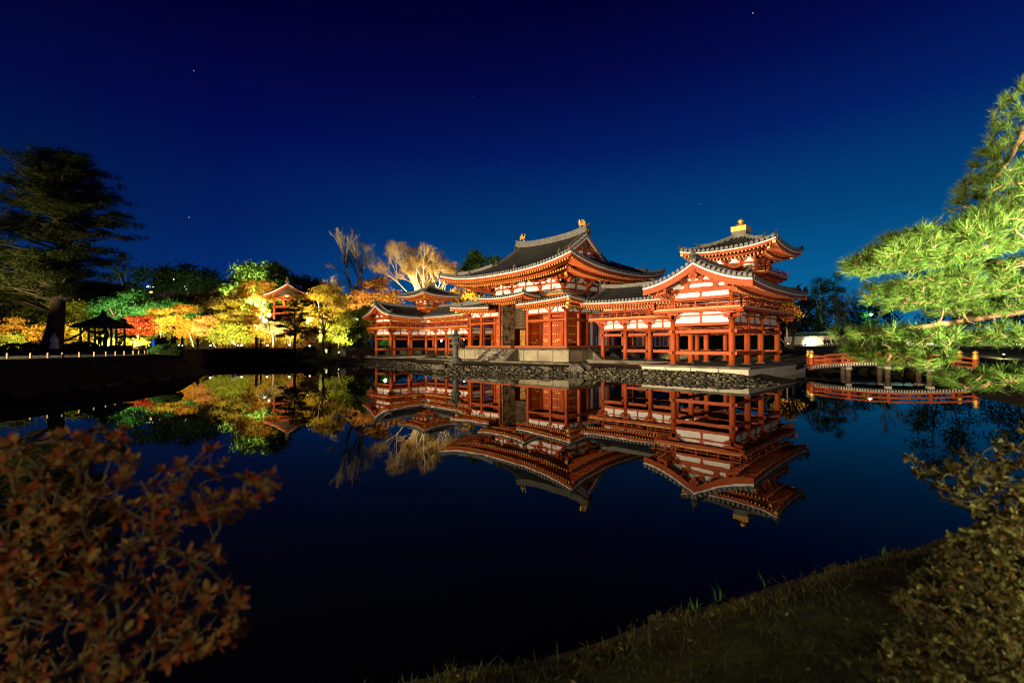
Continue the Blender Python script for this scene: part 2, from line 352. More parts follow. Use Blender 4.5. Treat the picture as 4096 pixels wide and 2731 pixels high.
def tiles(mb, E, sd, a, b, rise, tmax, tmin=None, D=3.5, sp=.33, r=.085, n=8, Dl=None, top=.24, extra=()):
    Dl = Dl or D; tmin = tmin or (lambda q: 0.0)
    def zs(q, t): return E.zm + top + rise(t) + E.lift * min(abs(q) / E.L(sd), 1.05) ** E.pw * max(0, 1 - t / Dl) ** 2
    cnt = max(2, round((b - a) / sp)); qs = sorted(set(lin(a, b, cnt)) | set(extra))
    for q0, q1 in zip(qs, qs[1:]):
        if q1 - q0 < 1e-4: continue
        qm = (q0 + q1) / 2; e = 1e-5; vs = []
        r0 = (tmin(q0 + e), tmax(q0 + e)); r1 = (tmin(q1 - e), tmax(q1 - e))
        if r0[1] - r0[0] < .02 and r1[1] - r1[0] < .02: continue
        for i in range(n + 1):
            for q, (u0, u1) in ((q0, r0), (q1, r1)):
                t = u0 + (max(u1, u0) - u0) * i / n; vs.append(E.pt(sd, q, t, zs(q, t)))
        mb.add(vs, [(2 * i, 2 * i + 1, 2 * i + 3, 2 * i + 2) for i in range(n)], 0)
        # round cover tile row
        u0, u1 = tmin(qm), tmax(qm)
        if u1 - u0 < .12: continue
        vs = []
        for i in range(n + 1):
            t = u0 - (.06 if u0 == 0 else 0) + (u1 - u0) * i / n
            for dx, dz in ((-r, -.01), (-r * .62, r * .85), (r * .62, r * .85), (r, -.01)): vs.append(E.pt(sd, qm + dx, t, zs(qm, max(t, 0)) + dz))
        mb.add(vs, [(i * 4 + j, i * 4 + j + 1, i * 4 + j + 5, i * 4 + j + 4) for i in range(n) for j in range(3)], 0)
        if u0 == 0:                            # round end tile
            c = E.pt(sd, qm, -.06, zs(qm, 0) - .005); mb.disc(c, E.out(sd), r * 1.25, 1, 8, .03)
    return zs
def trim(mb, E, sd, a, b, depth, k=1.0, sp=.29, board=.26, two=True):     # white edge, red boards, gold-tipped rafters, soffit.  mats: 0 red 1 white 2 gold 3 tile
    strip(mb, E, sd, a, b, rect(0, .14 * k, 0, .11 * k), 1)
    strip(mb, E, sd, a, b, rect(.02, .3 * k, .11 * k, .235 * k), 3)
    strip(mb, E, sd, a, b, rect(.05 * k, .15 * k, -board * k, -.003), 0)
    i1 = 1.45 * k
    strip(mb, E, sd, a, b, [(.16 * k, -.10 * k), (i1, .02 * k), (i1, .06 * k), (.16 * k, -.06 * k)], 0)
    strip(mb, E, sd, a, b, [(i1, -.5 * k), (i1 + .12 * k, -.48 * k), (i1 + .12 * k, -.12 * k), (i1, -.12 * k)], 0)
    strip(mb, E, sd, a, b, [(i1 + .13 * k, -.30 * k), (depth, .22 * (depth - i1) - .22 * k), (depth, .22 * (depth - i1) - .16 * k), (i1 + .13 * k, -.24 * k)], 0)
    n = int((b[0] - a[0]) / sp)
    for i in range(n + 1):
        q = a[0] + (b[0] - a[0]) * (i + .5) / (n + 1); z = E.z(sd, q)
        room = min([1e9] + ([q - a[0]] if a[1] else []) + ([b[0] - q] if b[1] else []))
        if room > .16 * k + .05:
            e = min(i1, room)
            p0 = E.pt(sd, q, .13 * k, z - .33 * k); p1 = E.pt(sd, q, e, z - .33 * k + .08 * e)
            mb.bar(p0 + Vector((0, 0, .04 * k)), p1 + Vector((0, 0, .04 * k)), .10 * k, .21 * k, 0); o_ = E.out(sd); mb.bar(p0 + o_ * .02, p0 + o_ * .001, .115 * k, .13 * k, 2)
        if two and room > i1 + .05:
            e = min(depth, room); p0 = E.pt(sd, q, i1 - .12 * k, z - .60 * k); p1 = E.pt(sd, q, e, z - .60 * k + .22 * (e - i1))
            mb.bar(p0 + Vector((0, 0, .05 * k)), p1 + Vector((0, 0, .05 * k)), .11 * k, .23 * k, 0); o_ = E.out(sd); mb.bar(p0 + o_ * .02, p0 + o_ * .001, .125 * k, .14 * k, 2)
TRIM = [RED, WHITE, GOLD, TILE]
def horn(mb, p, d, w, h, m=0):                 # demon tile that closes a ridge: shouldered plate with a curl on top
    if isinstance(mb, Each): mb = mb.new()
    p = Vector(p); d = Vector(d); d.z = 0; d.normalize(); s = Vector((d.y, -d.x, 0)); out_ = []
    sh = [(-.5, -.1), (.5, -.1), (.62, .15), (.42, .45), (.5, .75), (.2, .95), (.12, 1.2), (-.12, 1.2), (-.2, .95), (-.5, .75), (-.42, .45), (-.62, .15)]
    for dd in (0, .16): out_ += [p + d * dd + s * (x * w) + Vector((0, 0, z * h)) for x, z in sh]
    k = len(sh)
    mb.add(out_, [tuple(range(k)), tuple(range(k, 2 * k))[::-1]] + [(i, k + i, k + (i + 1) % k, (i + 1) % k) for i in range(k)], m)
    mb.bar(p + d * .05 + Vector((0, 0, h * 1.1)), p + d * .34 + Vector((0, 0, h * 1.45)), w * .2, w * .2, m)
    mb.bar(p + d * .17 + Vector((0, 0, h * .45)), p + d * .26 + Vector((0, 0, h * .42)), w * .5, h * .4, m)
def hip(mb, hmb, E, sx, sy, zs, T, w=.3, h=.38, frac=.34):    # hip ridge from a corner inwards, in two steps, each with an end ornament
    c = Vector((E.cx + sx * E.lx, E.cy + sy * E.ly, 0)); L = E.lx
    def P(t): return Vector((c.x - sx * t, c.y - sy * t, zs(L - t, t) - .03))
    f1 = T * frac
    mb.sweep([P(t) for t in lin(f1, T, 10)], w, [h * 1.15 + .18 * h * max(0, 1 - i / 3) for i in range(11)])
    mb.sweep([P(t) for t in lin(.12, f1, 6)], w * .8, [h * .75 + .22 * h * max(0, 1 - i / 2) for i in range(7)])
    d = Vector((sx, sy, 0)); horn(hmb, P(f1), d, w * 1.25, h * 1.25); horn(hmb, P(.12), d, w * 1.05, h * .9)
def bracket(mb, x, y, z, nx, ny, s=1.0, steps=1, side=.62, diag=False):      # stepped bracket complex over a column
    n = Vector((nx, ny, 0)); 
    if n.length > 1.1: n /= 1.0
    t = Vector((-ny, nx, 0)).normalized(); p = Vector((x, y, z))
    def bx(c, sx, sz, m=0): mb.cbox(c.x, c.y, c.z, sx, sx, sz, m)
    mb.lathe(x, y, [(.20 * s, z), (.29 * s, z + .13 * s), (.29 * s, z + .24 * s)], 4 if False else 8)
    for k in range(steps + 1):
        zz = z + (.32 + .34 * k) * s; o = p + n * (.42 * s * k); o.z = zz
        wd = (side + .1 * min(k, 1)) * s
        for sg in (-1, 1):
            mb.bar(o, o + t * (sg * wd * .7), .17 * s, .19 * s); mb.bar(o + t * (sg * wd * .68) + Vector((0, 0, .0)), o + t * (sg * wd) + Vector((0, 0, .05 * s)), .17 * s, .18 * s, 0, h2=.09 * s)
        for q in (-1, 0, 1): bx(o + t * (q * wd * .88) + Vector((0, 0, .17 * s)), .24 * s, .15 * s)
        if k < steps:
            e = p + n * (.42 * s * (k + 1) + .1 * s); e.z = zz
            a = p - n * .1; a.z = zz; mb.bar(a, e, .17 * s, .20 * s)
def railing(mb, pts, z, k=1.0, sp=.62, gold=True, panel=None, closed=False):  # balcony rail with gold edge.  mats 0 red 1 gold 2 panel
    P = [Vector((x, y, 0)) for x, y in pts]; N = len(P)
    segs = [(P[i], P[(i + 1) % N]) for i in range(N if closed else N - 1)]
    up = lambda v, q: Vector((v.x, v.y, q))
    for a, b in segs:
        d = (b - a).normalized(); L = (b - a).length; n_ = Vector((d.y, -d.x, 0)); x = .28 * k
        mb.bar(up(a - d * .06, z - .09), up(b + d * .06, z - .09), .20, .17, 0)
        if gold:
            c = max(1, int(L / .19))
            for i in range(c):
                q0 = a + d * (L * i / c + .015) + n_ * .07; q1 = a + d * (L * (i + 1) / c - .015) + n_ * .07
                mb.bar(up(q0, z + .035), up(q1, z + .035), .12, .07, 1)
            mb.bar(up(a, z + .025), up(b, z + .025), .16, .05, 0)
        else: mb.bar(up(a, z + .035), up(b, z + .035), .2, .07, 0)
        mb.bar(up(a - d * x, z + .115), up(b + d * x, z + .115), .085, .075, 0)
        mb.bar(up(a - d * x, z + .30 * k), up(b + d * x, z + .30 * k), .06, .05, 0)
        mb.tube([up(a - d * x * 1.4, z + .555 * k), up(a - d * x * .3, z + .50 * k), up(b + d * x * .3, z + .50 * k), up(b + d * x * 1.4, z + .555 * k)], .036, 6, 0)
        c = max(1, round(L / sp))
        for i in range(c + 1):
            q = a + d * (L * i / c); tall = i in (0, c)
            mb.cbox(q.x, q.y, z + (.26 if i % 2 == 0 or tall else .2) * k, .075, .075, (.48 if i % 2 == 0 or tall else .3) * k, 0)
        if panel is not None:
            for i in range(c):
                q0 = a + d * (L * i / c + .07); q1 = a + d * (L * (i + 1) / c - .07); mb.bar(up(q0, z + .21 * k), up(q1, z + .21 * k), .03, .12 * k, 2)
RAIL = [RED, GOLD, GREEN]
def wall_bay(mb, p, q, n, z0, z1, beam=.18, up=None, strut=True, k=1.0, mid=True):    # head beam, plaster, strut.  mats 0 red 1 white
    p = Vector((*p, 0)); q = Vector((*q, 0)); d = (q - p).normalized(); u = lambda v, z: Vector((v.x, v.y, z))
    mb.bar(u(p, z0 - beam / 2), u(q, z0 - beam / 2), .19 * k, beam, 0)
    mb.bar(u(p, (z0 + z1) / 2), u(q, (z0 + z1) / 2), .07, z1 - z0, 1)
    if mid: mb.bar(u(p, z1 - .20 * k), u(q, z1 - .20 * k), .12 * k, .11 * k, 0)
    mb.bar(u(p, z1 + .05), u(q, z1 + .05), .17 * k, .1, 0)
    if strut:
        m_ = (p + q) / 2; mb.cbox(m_.x, m_.y, (z0 + z1) / 2, .13 * k, .13 * k, z1 - z0, 0); mb.cbox(m_.x, m_.y, z1 - .02, .24 * k, .24 * k, .13, 0)
        mb.cbox(m_.x, m_.y, z0 + .05, .19 * k, .15 * k, .1, 0)

# ---------------------------------------------------------------- stone platform under the hall
plat = empty('stone_platform', (0, 0, -.3)); prop(plat, 'tall pale stone platform with worn steps under the main red hall', 'platform')
mb = MB(); mb.box(-8.5, 8.5, -7.25, 7.25, -.5, .78); 
for x in lin(-8.5, 8.5, 9): mb.box(x - .04, x + .04, -7.275, -7.24, -.3, .78, 1); mb.box(x - .04, x + .04, 7.24, 7.275, -.3, .78, 1)
for y in lin(-7.25, 7.25, 7): mb.box(8.49, 8.525, y - .04, y + .04, -.3, .78, 1); mb.box(-8.525, -8.49, y - .04, y + .04, -.3, .78, 1)
mb.build('retaining_slab', [STONE, COPE], plat)
mb = MB(); mb.box(-8.62, 8.62, -7.37, 7.37, .78, .925); mb.box(-8.62, 8.62, -7.37, 7.37, -.34, -.2); mb.build('coping', COPE, plat)
def stairs(x0, x1, y0, ny, along_x=False, flip=1):
    def T(a, b, z): return (a, b, z) if not along_x else (b, a, z)
    mb = MB(); n = 5; run = .34; h_ = 1.22 / n
    for i in range(n - 0):
        z1 = .925 - h_ * (i + 0) - .02; o0 = y0 + flip * run * i; o1 = y0 + flip * run * (i + 1)
        a, b = sorted((o0, o1))
        if along_x: mb.box(a, b, x0, x1, -.4, z1 - h_ * .0 if i == 0 else z1, 0)
        else: mb.box(x0, x1, a, b, -.4, z1, 0)
    mb.build('steps', STEP, plat)
    for xx in (x0 - .35, x1):
        vs = []
        e = y0 + flip * (run * n + .15)
        for a in (xx, xx + .35): vs += [T(a, y0, .95), T(a, y0 + flip * .2, .95), T(a, e, -.25), T(a, e, -.42), T(a, y0, -.42)]
        mb = MB(); mb.add(vs, [(0, 1, 2, 3, 4), (9, 8, 7, 6, 5)] + [(i, (i + 1) % 5, 5 + (i + 1) % 5, 5 + i) for i in range(5)][::1]); mb.build('stair_cheek', COPE, plat)
stairs(-1.95, 1.75, -7.38, -1, False, -1)
stairs(-4.2, -1.6, 8.63, 1, True, 1)

# ---------------------------------------------------------------- main hall
hall = empty('temple_hall', (0, 0, -.3)); prop(hall, 'large vermilion temple hall with grey tiled hip-and-gable roof crowned by two gold birds', 'temple hall')
FL = 1.25
mb = MB(); mb.box(-7.5, 7.5, -6.3, 6.3, .93, 1.02, 1); mb.box(-7.56, 7.56, -6.36, 6.36, 1.03, 1.20, 0); mb.box(-7.45, 7.45, -6.25, 6.25, 1.2, FL, 2)
mb.build('floor_deck', [RED, DARKW, PLANK], hall)
mx_ = [-7.1, -5.15, -2.12, 2.12, 5.15, 7.1]; my_ = [-5.9, -3.94, 0, 3.94, 5.9]
def column(x, y, z0, z1, r, parent, sq=False):
    mb = MB()
    if sq: mb.cbox(x, y, (z0 + z1) / 2, r * 2, r * 2, z1 - z0)
    else: mb.tube([(x, y, z0), (x, y, z0 + (z1 - z0) * .4), (x, y, z1)], [r, r, r * .92], 16)
    return mb.build('column', RED, parent, not sq)
per = [(x, -5.9) for x in mx_] + [(x, 5.9) for x in mx_] + [(sx * 7.1, y) for sx in (-1, 1) for y in my_[1:-1]]
for x, y in per:
    hi = 6.05 if abs(x) < 2.2 and y < 0 else 4.55
    column(x, y, FL, hi, .125, hall, True)
core = [(x, sy * 3.94) for x in mx_[1:-1] for sy in (-1, 1)] + [(5.15, 0), (-5.15, 0)]
for x, y in core: column(x, y, FL, 7.55, .23, hall)
mb = MB(); wb = MB()
def both(f):
    f()
for (a, b) in [(-7.1, -5.15), (-5.15, -2.12), (2.12, 5.15), (5.15, 7.1)]:
    wall_bay(mb, (a, -5.9), (b, -5.9), 0, 4.52, 5.06, .17, strut=b - a > 2.5 or True, k=.9, mid=False)
for (a, b) in zip(mx_, mx_[1:]): wall_bay(mb, (a, 5.9), (b, 5.9), 0, 4.52, 5.06, .17, k=.9, mid=False)
for sx in (-1, 1):
    for a, b in zip(my_, my_[1:]): wall_bay(mb, (sx * 7.1, a), (sx * 7.1, b), 0, 4.52, 5.06, .17, k=.9, mid=False)
mb.build('frieze_wall', [RED, WHITE], hall)
mb = MB()
for (a, b) in [(-7.1, -5.15), (-5.15, -2.12), (2.12, 5.15), (5.15, 7.1)]: mb.bar((a, -5.9, 3.74), (b, -5.9, 3.74), .15, .24)
for sx in (-1, 1):
    for a, b in zip(my_, my_[1:]): mb.bar((sx * 7.1, a, 3.74), (sx * 7.1, b, 3.74), .15, .24)
for x in (-5.15, -2.12, 2.12, 5.15):
    mb.bar((x, -5.9, 3.9), (x, -3.94, 4.0), .14, .2)
mb.bar((-2.12, -5.9, 5.75), (2.12, -5.9, 5.75), .2, .26); mb.bar((-2.9, -5.9, 6.0), (2.9, -5.9, 6.0), .2, .2)
mb.build('tie_beam', RED, hall)
for x, y in per:
    nx = 1 if x > 7 else -1 if x < -7 else 0; ny = 1 if y > 5.8 else -1 if y < -5.8 else 0
    mb = MB(); zb = 6.0 if abs(x) < 2.2 and y < 0 else 4.5
    if zb > 5: bracket(mb, x, y, zb - .25, 0, -1, .6, 0)
    else:
        for (ax, ay) in ([(nx, 0), (0, ny)] if nx and ny else [(nx, ny)]): bracket(mb, x, y, zb, ax, ay, .78, 0)
    mb.build('bracket', RED, hall)
# core walls, doors, lattice
mb = MB(); 
mb.box(-5.15, -2.12, -3.97, -3.9, 5.25, 6.3, 0); mb.box(2.12, 5.15, -3.97, -3.9, 5.25, 6.3, 0); mb.box(-2.12, 2.12, -3.97, -3.9, 5.55, 6.3, 0)
for s in (-1, 1):
    a, b = sorted((s * 2.12, s * 5.15)); mb.box(a, b, -4.02, -3.86, 5.15, 5.35, 0); mb.box(a, b, -4.0, -3.86, 1.25, 1.42, 0)
    mb.box(a, a + .42, -3.96, -3.88, 1.42, 5.2, 0); mb.box(b - .42, b, -3.96, -3.88, 1.42, 5.2, 0)
    mb.box(s * 5.15 - .04, s * 5.15 + .04, -3.94, 3.94, 5.2, 6.3, 0); mb.box(s * 5.15 - .08, s * 5.15 + .08, -3.94, 3.94, 5.1, 5.3, 0)
    mb.box(s * 5.15 - .035, s * 5.15 + .035, -3.7, -3.3, 1.25, 5.1, 0); mb.box(s * 5.15 - .035, s * 5.15 + .035, -.6, 0, 1.25, 5.1, 0)
    mb.box(s * 5.15 - .04, s * 5.15 + .04, 0, 3.94, 1.25, 5.1, 1)
    mb.box(s * 5.15 - .07, s * 5.15 + .07, 1.8, 1.98, 1.25, 5.1, 0)
mb.box(-5.15, 5.15, 3.9, 3.97, 1.25, 6.3, 1)
mb.build('core_wall', [RED, WHITE], hall)
def door(p0, dirv, w, z0, z1, nrm, flipband=False, inner=None):
    d = Vector(dirv).normalized(); n_ = Vector(nrm).normalized(); p = Vector(p0); mb = MB(); th = .09
    c0 = p + Vector((0, 0, (z0 + z1) / 2)); mb.bar(c0, c0 + d * w, th, z1 - z0, 0)
    if inner: mb.bar(c0 - n_ * .055, c0 - n_ * .055 + d * w, .02, z1 - z0, 2)
    for zf in (.03, .24, .47, .68, .90):
        z = z0 + (z1 - z0) * zf
        if zf == .24: pass
        for i in range(4 if w > 1.1 else 3):
            q = p + d * (w * (i + .7) / (4.4 if w > 1.1 else 3.4)) + n_ * (th / 2); q.z = z + .12; mb.disc(q, n_, .075, 1, 8, .035)
    z = z0 + (z1 - z0) * .10; a = p + d * (0 if not flipband else w - .55) + n_ * (th / 2 + .012); a.z = z + .05
    mb.bar(a, a + d * .55, .03, .12, 1)
    return mb.build('door', [RED, GOLD, OLDW], hall)
for s in (-1, 1):
    x = s * 3.63
    for q in (-1, 1): door((x + q * .02, -3.93, 0), (q, 0, 0), 1.06, 1.42, 5.15, (0, -1, 0), True)
    for q in (-1, 1): door((s * 5.15, -1.95 + q * .02, 0), (0, q, 0), 1.3, 1.42, 5.1, (s, 0, 0), True)
# the centre doors stand open at right angles: weathered inner face towards the east, red outer face
mb = MB(); mb.box(-1.86, -1.76, -5.86, -4.0, 1.3, 5.95, 0); mb.box(-1.757, -1.735, -5.86, -4.0, 1.3, 1.5, 1); mb.box(-1.757, -1.735, -5.86, -4.0, 5.78, 5.95, 1)
mb.box(-1.757, -1.735, -5.0, -4.85, 4.9, 5.4, 1); mb.box(-1.757, -1.735, -5.86, -5.78, 1.3, 5.95, 1)
mb.build('door', [OLDW, DARKW], hall, label='weathered brown door leaf standing open')
door((1.95, -5.8, 0), (0, 1, 0), 1.8, 1.3, 5.95, (1, 0, 0), True)
mb = MB()
for x in lin(-1.9, 1.9, 22): mb.box(x - .022, x + .022, -3.97, -3.93, 3.25, 5.5)
for z in lin(3.25, 5.5, 13): mb.box(-1.9, 1.9, -3.985, -3.945, z - .022, z + .022)
mb.box(-2.0, 2.0, -4.0, -3.9, 3.15, 3.27); mb.box(-2.0, 2.0, -4.0, -3.9, 5.45, 5.6); mb.build('lattice_screen', PLANK, hall)
mb = MB(); mb.box(-1.8, 1.9, -1.2, -1.1, FL, 5.6, 0); mb.box(-1.75, -.9, -3.2, -3.1, FL, 3.0, 0); mb.box(.15, .22, -3.4, -3.3, FL, 2.5, 1); mb.box(-.5, -.44, -3.4, -3.3, FL, 2.3, 1); mb.box(-1, .9, -3.4, -3.3, 2.0, 2.08, 1)
mb.build('inner_altar', [INTER, DARKW], hall)
mb = MB(); mb.lathe(.33, -3.62, [(.03, 2.16), (.08, 2.22), (.08, 2.34), (.03, 2.40)], 10); mb.build('lamp', GLOW, hall, True)
point('altar_light', (.2, -3.2, 4.3), 60, (1, .68, .26), .15)
# upper wall
mb = MB()
for (x0, x1, y0, y1) in ((-5.15, 5.15, -3.98, -3.88), (-5.15, 5.15, 3.88, 3.98), (5.1, 5.2, -3.94, 3.94), (-5.2, -5.1, -3.94, 3.94)): mb.box(x0, x1, y0, y1, 6.3, 8.95, 1)
for z, h_, w_ in ((6.98, .16, .26), (7.66, .17, .22), (8.42, .16, .2)):
    for sy in (-1, 1): mb.bar((-5.15, sy * 3.94, z), (5.15, sy * 3.94, z), w_, h_, 0)
    for sx in (-1, 1): mb.bar((sx * 5.15, -3.94, z), (sx * 5.15, 3.94, z), w_, h_, 0)
for sy in (-1, 1):
    for x in (-3.63, 0, 3.63): mb.cbox(x, sy * 3.94, 7.6, .17, .2, 1.8, 0)
for sx in (-1, 1):
    for y in (-1.97, 1.97): mb.cbox(sx * 5.15, y, 7.6, .2, .17, 1.8, 0)
mb.build('upper_wall', [RED, WHITE], hall)
for x, y in core:
    nx = 1 if x > 5 else -1 if x < -5 else 0; ny = 1 if y > 3.9 else -1 if y < -3.9 else 0; mb = MB()
    for ax, ay in ([(nx, 0), (0, ny)] if nx and ny else [(nx, ny)]): bracket(mb, x, y, 7.25, ax, ay, 1.15, 2, .84)
    dirs = [(nx, ny)]
    for ax, ay in dirs:                         # slanting tail rafter with gilded tip
        n_ = Vector((ax, ay, 0)); a = Vector((x, y, 8.75)); e = Vector((x, y, 7.95 if not (nx and ny) else 8.1)) + n_ * 1.75
        mb.bar(a, e, .2, .27); d_ = (e - a).normalized(); mb.bar(e, e + d_ * .03, .23, .30, 1)
        if nx and ny:
            for k_, (zz, oo) in enumerate(((8.62, 2.35), (8.95, 2.95), (9.22, 3.75))):
                e2 = Vector((x, y, zz)) + n_ * oo; mb.bar(Vector((x, y, zz + .35)), e2, .24, .3); d_ = (e2 - Vector((x, y, zz + .35))).normalized(); mb.bar(e2, e2 + d_ * .03, .27, .33, 1)
    mb.build('bracket', [RED, GOLD], hall)
mb = MB()                                       # eave purlins carried by the brackets
for o_, z in ((.97, 8.42), (1.0, 8.62)):
    X_, Y_ = 5.15 + o_, 3.94 + o_
    for sy in (-1, 1): mb.bar((-X_ - .3, sy * Y_, z), (X_ + .3, sy * Y_, z), .2, .18)
    for sx in (-1, 1): mb.bar((sx * X_, -Y_ - .3, z), (sx * X_, Y_ + .3, z), .2, .18)
mb.build('eave_purlin', RED, hall)
mb = MB()
for sy in (-1, 1):                              # ribbed white cove under the eaves
    for i in range(44):
        x = -5.7 + 11.4 * i / 43; mb.bar((x, sy * 4.15, 8.58), (x, sy * 4.85, 8.72), .06, .05, 0)
    mb.bar((-5.8, sy * 4.1, 8.63), (-5.8 + 11.6, sy * 4.1, 8.63), .05, .1, 0)
for sx in (-1, 1):
    for i in range(34):
        y = -4.5 + 9 * i / 33; mb.bar((sx * 5.36, y, 8.58), (sx * 6.06, y, 8.72), .06, .05, 0)
mb.build('eave_cove', WHITE, hall)
mb = MB(); railing(mb, [(-6.0, -4.8), (6.0, -4.8), (6.0, 4.8), (-6.0, 4.8)], 6.38, .98, .92, True, 1, True); mb.box(-6.0, 6.0, -4.8, 4.8, 6.12, 6.3, 0)
mb.build('balcony', RAIL, hall)
# main roof
E = Eave(0, 0, 9.7, 8.43, 8.37, .98, 2.7); D = 8.43; H = 4.45; XV = 5.25
rise = lambda t: H * (.56 * t / D + .44 * (t / D) ** 2)
mb = MB(); TM = lambda q: D if abs(q) <= XV else max(0, E.lx - abs(q))
for sd in 'FB': zs = tiles(mb, E, sd, -E.lx, E.lx, rise, TM, None, D, .36, .115, 12, 4.5, .24, (-XV, XV))
for sd in 'RL': zr = tiles(mb, E, sd, -E.ly, E.ly, rise, lambda q: max(0, min(E.lx - XV + .35, E.ly - abs(q))), None, D, .36, .115, 8, 4.5, .24)
roof = mb.build('roof', [TILE, TEND], hall)
mb = MB()
for sd in 'FBRL': trim(mb, E, sd, (-E.L(sd), True), (E.L(sd), True), 4.5, 1.0, .30)
mb.build('eave', TRIM, roof)
mb = Each(); hm = Each(); vg = MB()
for sx in (-1, 1):
    for sy in (-1, 1):
        hip(mb, hm, E, sx, sy, zs, 4.35, .32, .36)
        pts = [Vector((sx * 4.72, sy * (D - t), zs(4.72, t) + .02)) for t in lin(D - .1, 4.55, 10)]
        mb.sweep(pts[::-1], .32, [.42] + [.34] * 10); horn(hm, pts[-1], (0, sy, 0), .42, .48)
        for t in lin(4.5, D - .15, 13):          # verge tiles
            z = zs(5.0, t) + .05; vg.tube([(sx * 4.93, sy * (D - t), z + .03), (sx * 5.38, sy * (D - t), z)], .09, 6)
    # small ornaments standing on the front slope
for x in (-4.72, 4.72): pass
xs = lin(-5.3, 5.3, 20)
mb.sweep([(x, 0, 12.93 + .42 * (abs(x) / 5.3) ** 3) for x in xs], .62, [.66 + .06 * (abs(x) / 5.3) ** 4 for x in xs], side=(0, 1, 0))
mb.sweep([(x, 0, 13.58 + .48 * (abs(x) / 5.3) ** 3) for x in lin(-5.36, 5.36, 20)], .34, .09, side=(0, 1, 0))
mb.build('ridge', RIDGE, roof); vg.build('verge_tile', RIDGE, roof)['kind'] = 'stuff'
for sx in (-1, 1): horn(hm, (sx * 5.3, 0, 13.1), (sx, 0, 0), .62, .78)
for x, t in ((1.75, 1.1), (-5.6, 1.2)): horn(hm, (x, -(D - t), zs(x, t)), (0, -1, 0), .36, .42)
hm.build('ridge_ornament', LANT, roof)
# gables
for sx in (-1, 1):
    mb = MB(); xg = sx * 4.95; ts = lin(4.25, D, 10)
    prof = [(t, zs(5.2, t)) for t in ts]
    vs = [(xg, -(D - t), z - .2) for t, z in prof] + [(xg, (D - t), z - .2) for t, z in prof[::-1][1:]]
    mb.add(vs, [tuple(range(len(vs)))], 0)
    for sy in (-1, 1):
        def band(x0, x1, z0, z1, m):
            for (t0, a), (t1, b) in zip(prof, prof[1:]):
                mb.add([(x0, sy * (D - t0), a - z0), (x1, sy * (D - t0), a - z0), (x1, sy * (D - t0), a - z1), (x0, sy * (D - t0), a - z1),
                        (x0, sy * (D - t1), b - z0), (x1, sy * (D - t1), b - z0), (x1, sy * (D - t1), b - z1), (x0, sy * (D - t1), b - z1)],
                       [(0, 1, 2, 3), (7, 6, 5, 4), (0, 4, 5, 1), (1, 5, 6, 2), (2, 6, 7, 3), (3, 7, 4, 0)], m)
        band(sx * 5.02, sx * 5.25, .02, .12, 0); band(sx * 5.02, sx * 5.22, .12, .40, 1); band(sx * 5.0, sx * 5.16, .40, .85, 0)
    for y in lin(-2.3, 2.3, 13):
        zt = zs(5.2, D - abs(y)) - .95; 
        if zt > 10.95 and abs(abs(y) - 0) > .2: mb.box(min(xg, xg + sx * .04), max(xg, xg + sx * .04), y - .07, y + .07, 10.75, zt, 1)
    mb.box(min(xg, xg + sx * .1), max(xg, xg + sx * .1), -2.9, 2.9, 11.3, 11.5, 0)
    mb.box(min(xg, xg + sx * .09), max(xg, xg + sx * .09), -3.6, 3.6, 10.52, 10.75, 0)
    mb.lathe(sx * 5.1, 0, [(.02, 11.35), (.22, 11.6), (.3, 11.85), (.2, 12.2), (.1, 12.4)], 8, 2)
    mb.build('gable', [RED, WHITE, DARKW], roof)
# pent roofs round the lower storey
E1 = Eave(0, 0, 8.85, 7.62, 5.27, .36, 2.6); ri1 = lambda t: 1.0 * (.8 * t / 3.68 + .2 * (t / 3.68) ** 2)
mb = MB(); t1 = lambda q: max(0, min(3.66, E1.lx - abs(q))); t1s = lambda q: max(0, min(3.68, E1.ly - abs(q)))
for a, b in ((-E1.lx, -2.1), (2.1, E1.lx)): z1 = tiles(mb, E1, 'F', a, b, ri1, t1, None, 3.68, .33, .085, 5, 3.6, .19)
tiles(mb, E1, 'B', -E1.lx, E1.lx, ri1, t1, None, 3.68, .33, .085, 5, 3.6, .19)
for sd in 'RL': tiles(mb, E1, sd, -E1.ly, E1.ly, ri1, t1s, None, 3.68, .33, .085, 5, 3.6, .19)
pent = mb.build('pent_roof', [TILE, TEND], hall)
mb = MB()
for a, b in (((-E1.lx, True), (-2.1, False)), ((2.1, False), (E1.lx, True))): trim(mb, E1, 'F', a, b, 2.0, .75, .27)
for sd in 'BRL': trim(mb, E1, sd, (-E1.L(sd), True), (E1.L(sd), True), 2.0, .75, .27)
for s in (-1, 1):
    for i in range(3): mb.cbox(s * (8.72 - .42 * i), -7.49 + .42 * i, 5.43 - .3 * i, .26, .26, .22, 2)
mb.build('eave', TRIM, pent)
mb = Each(); hm = Each()
for sx in (-1, 1):
    for sy in (-1, 1): hip(mb, hm, E1, sx, sy, z1, 3.5, .24, .22, .3)
    horn(hm, (sx * 2.2, -7.55, z1(2.2, 0) + .02), (0, -1, 0), .3, .3)
mb.build('ridge', RIDGE, pent); hm.build('ridge_ornament', LANT, pent)
E3 = Eave(0, -3.94, 3.5, 4.0, 6.08, .26, 2.4); ri3 = lambda t: .75 * t / 3.5
mb = MB(); z3 = tiles(mb, E3, 'F', -3.5, 3.5, ri3, lambda q: max(0, min(3.4, 3.5 - abs(q))) if abs(q) > 0 else 3.4, None, 3.5, .33, .085, 5, 3.5, .19)
tiles(mb, E3, 'R', -4.0, 0, ri3, lambda q: max(0, min(3.4, 4.0 - abs(q))), None, 3.5, .33, .085, 5, 3.5, .19)
tiles(mb, E3, 'L', 0, 4.0, ri3, lambda q: max(0, min(3.4, 4.0 - abs(q))), None, 3.5, .33, .085, 5, 3.5, .19)
por = mb.build('porch_roof', [TILE, TEND], hall)
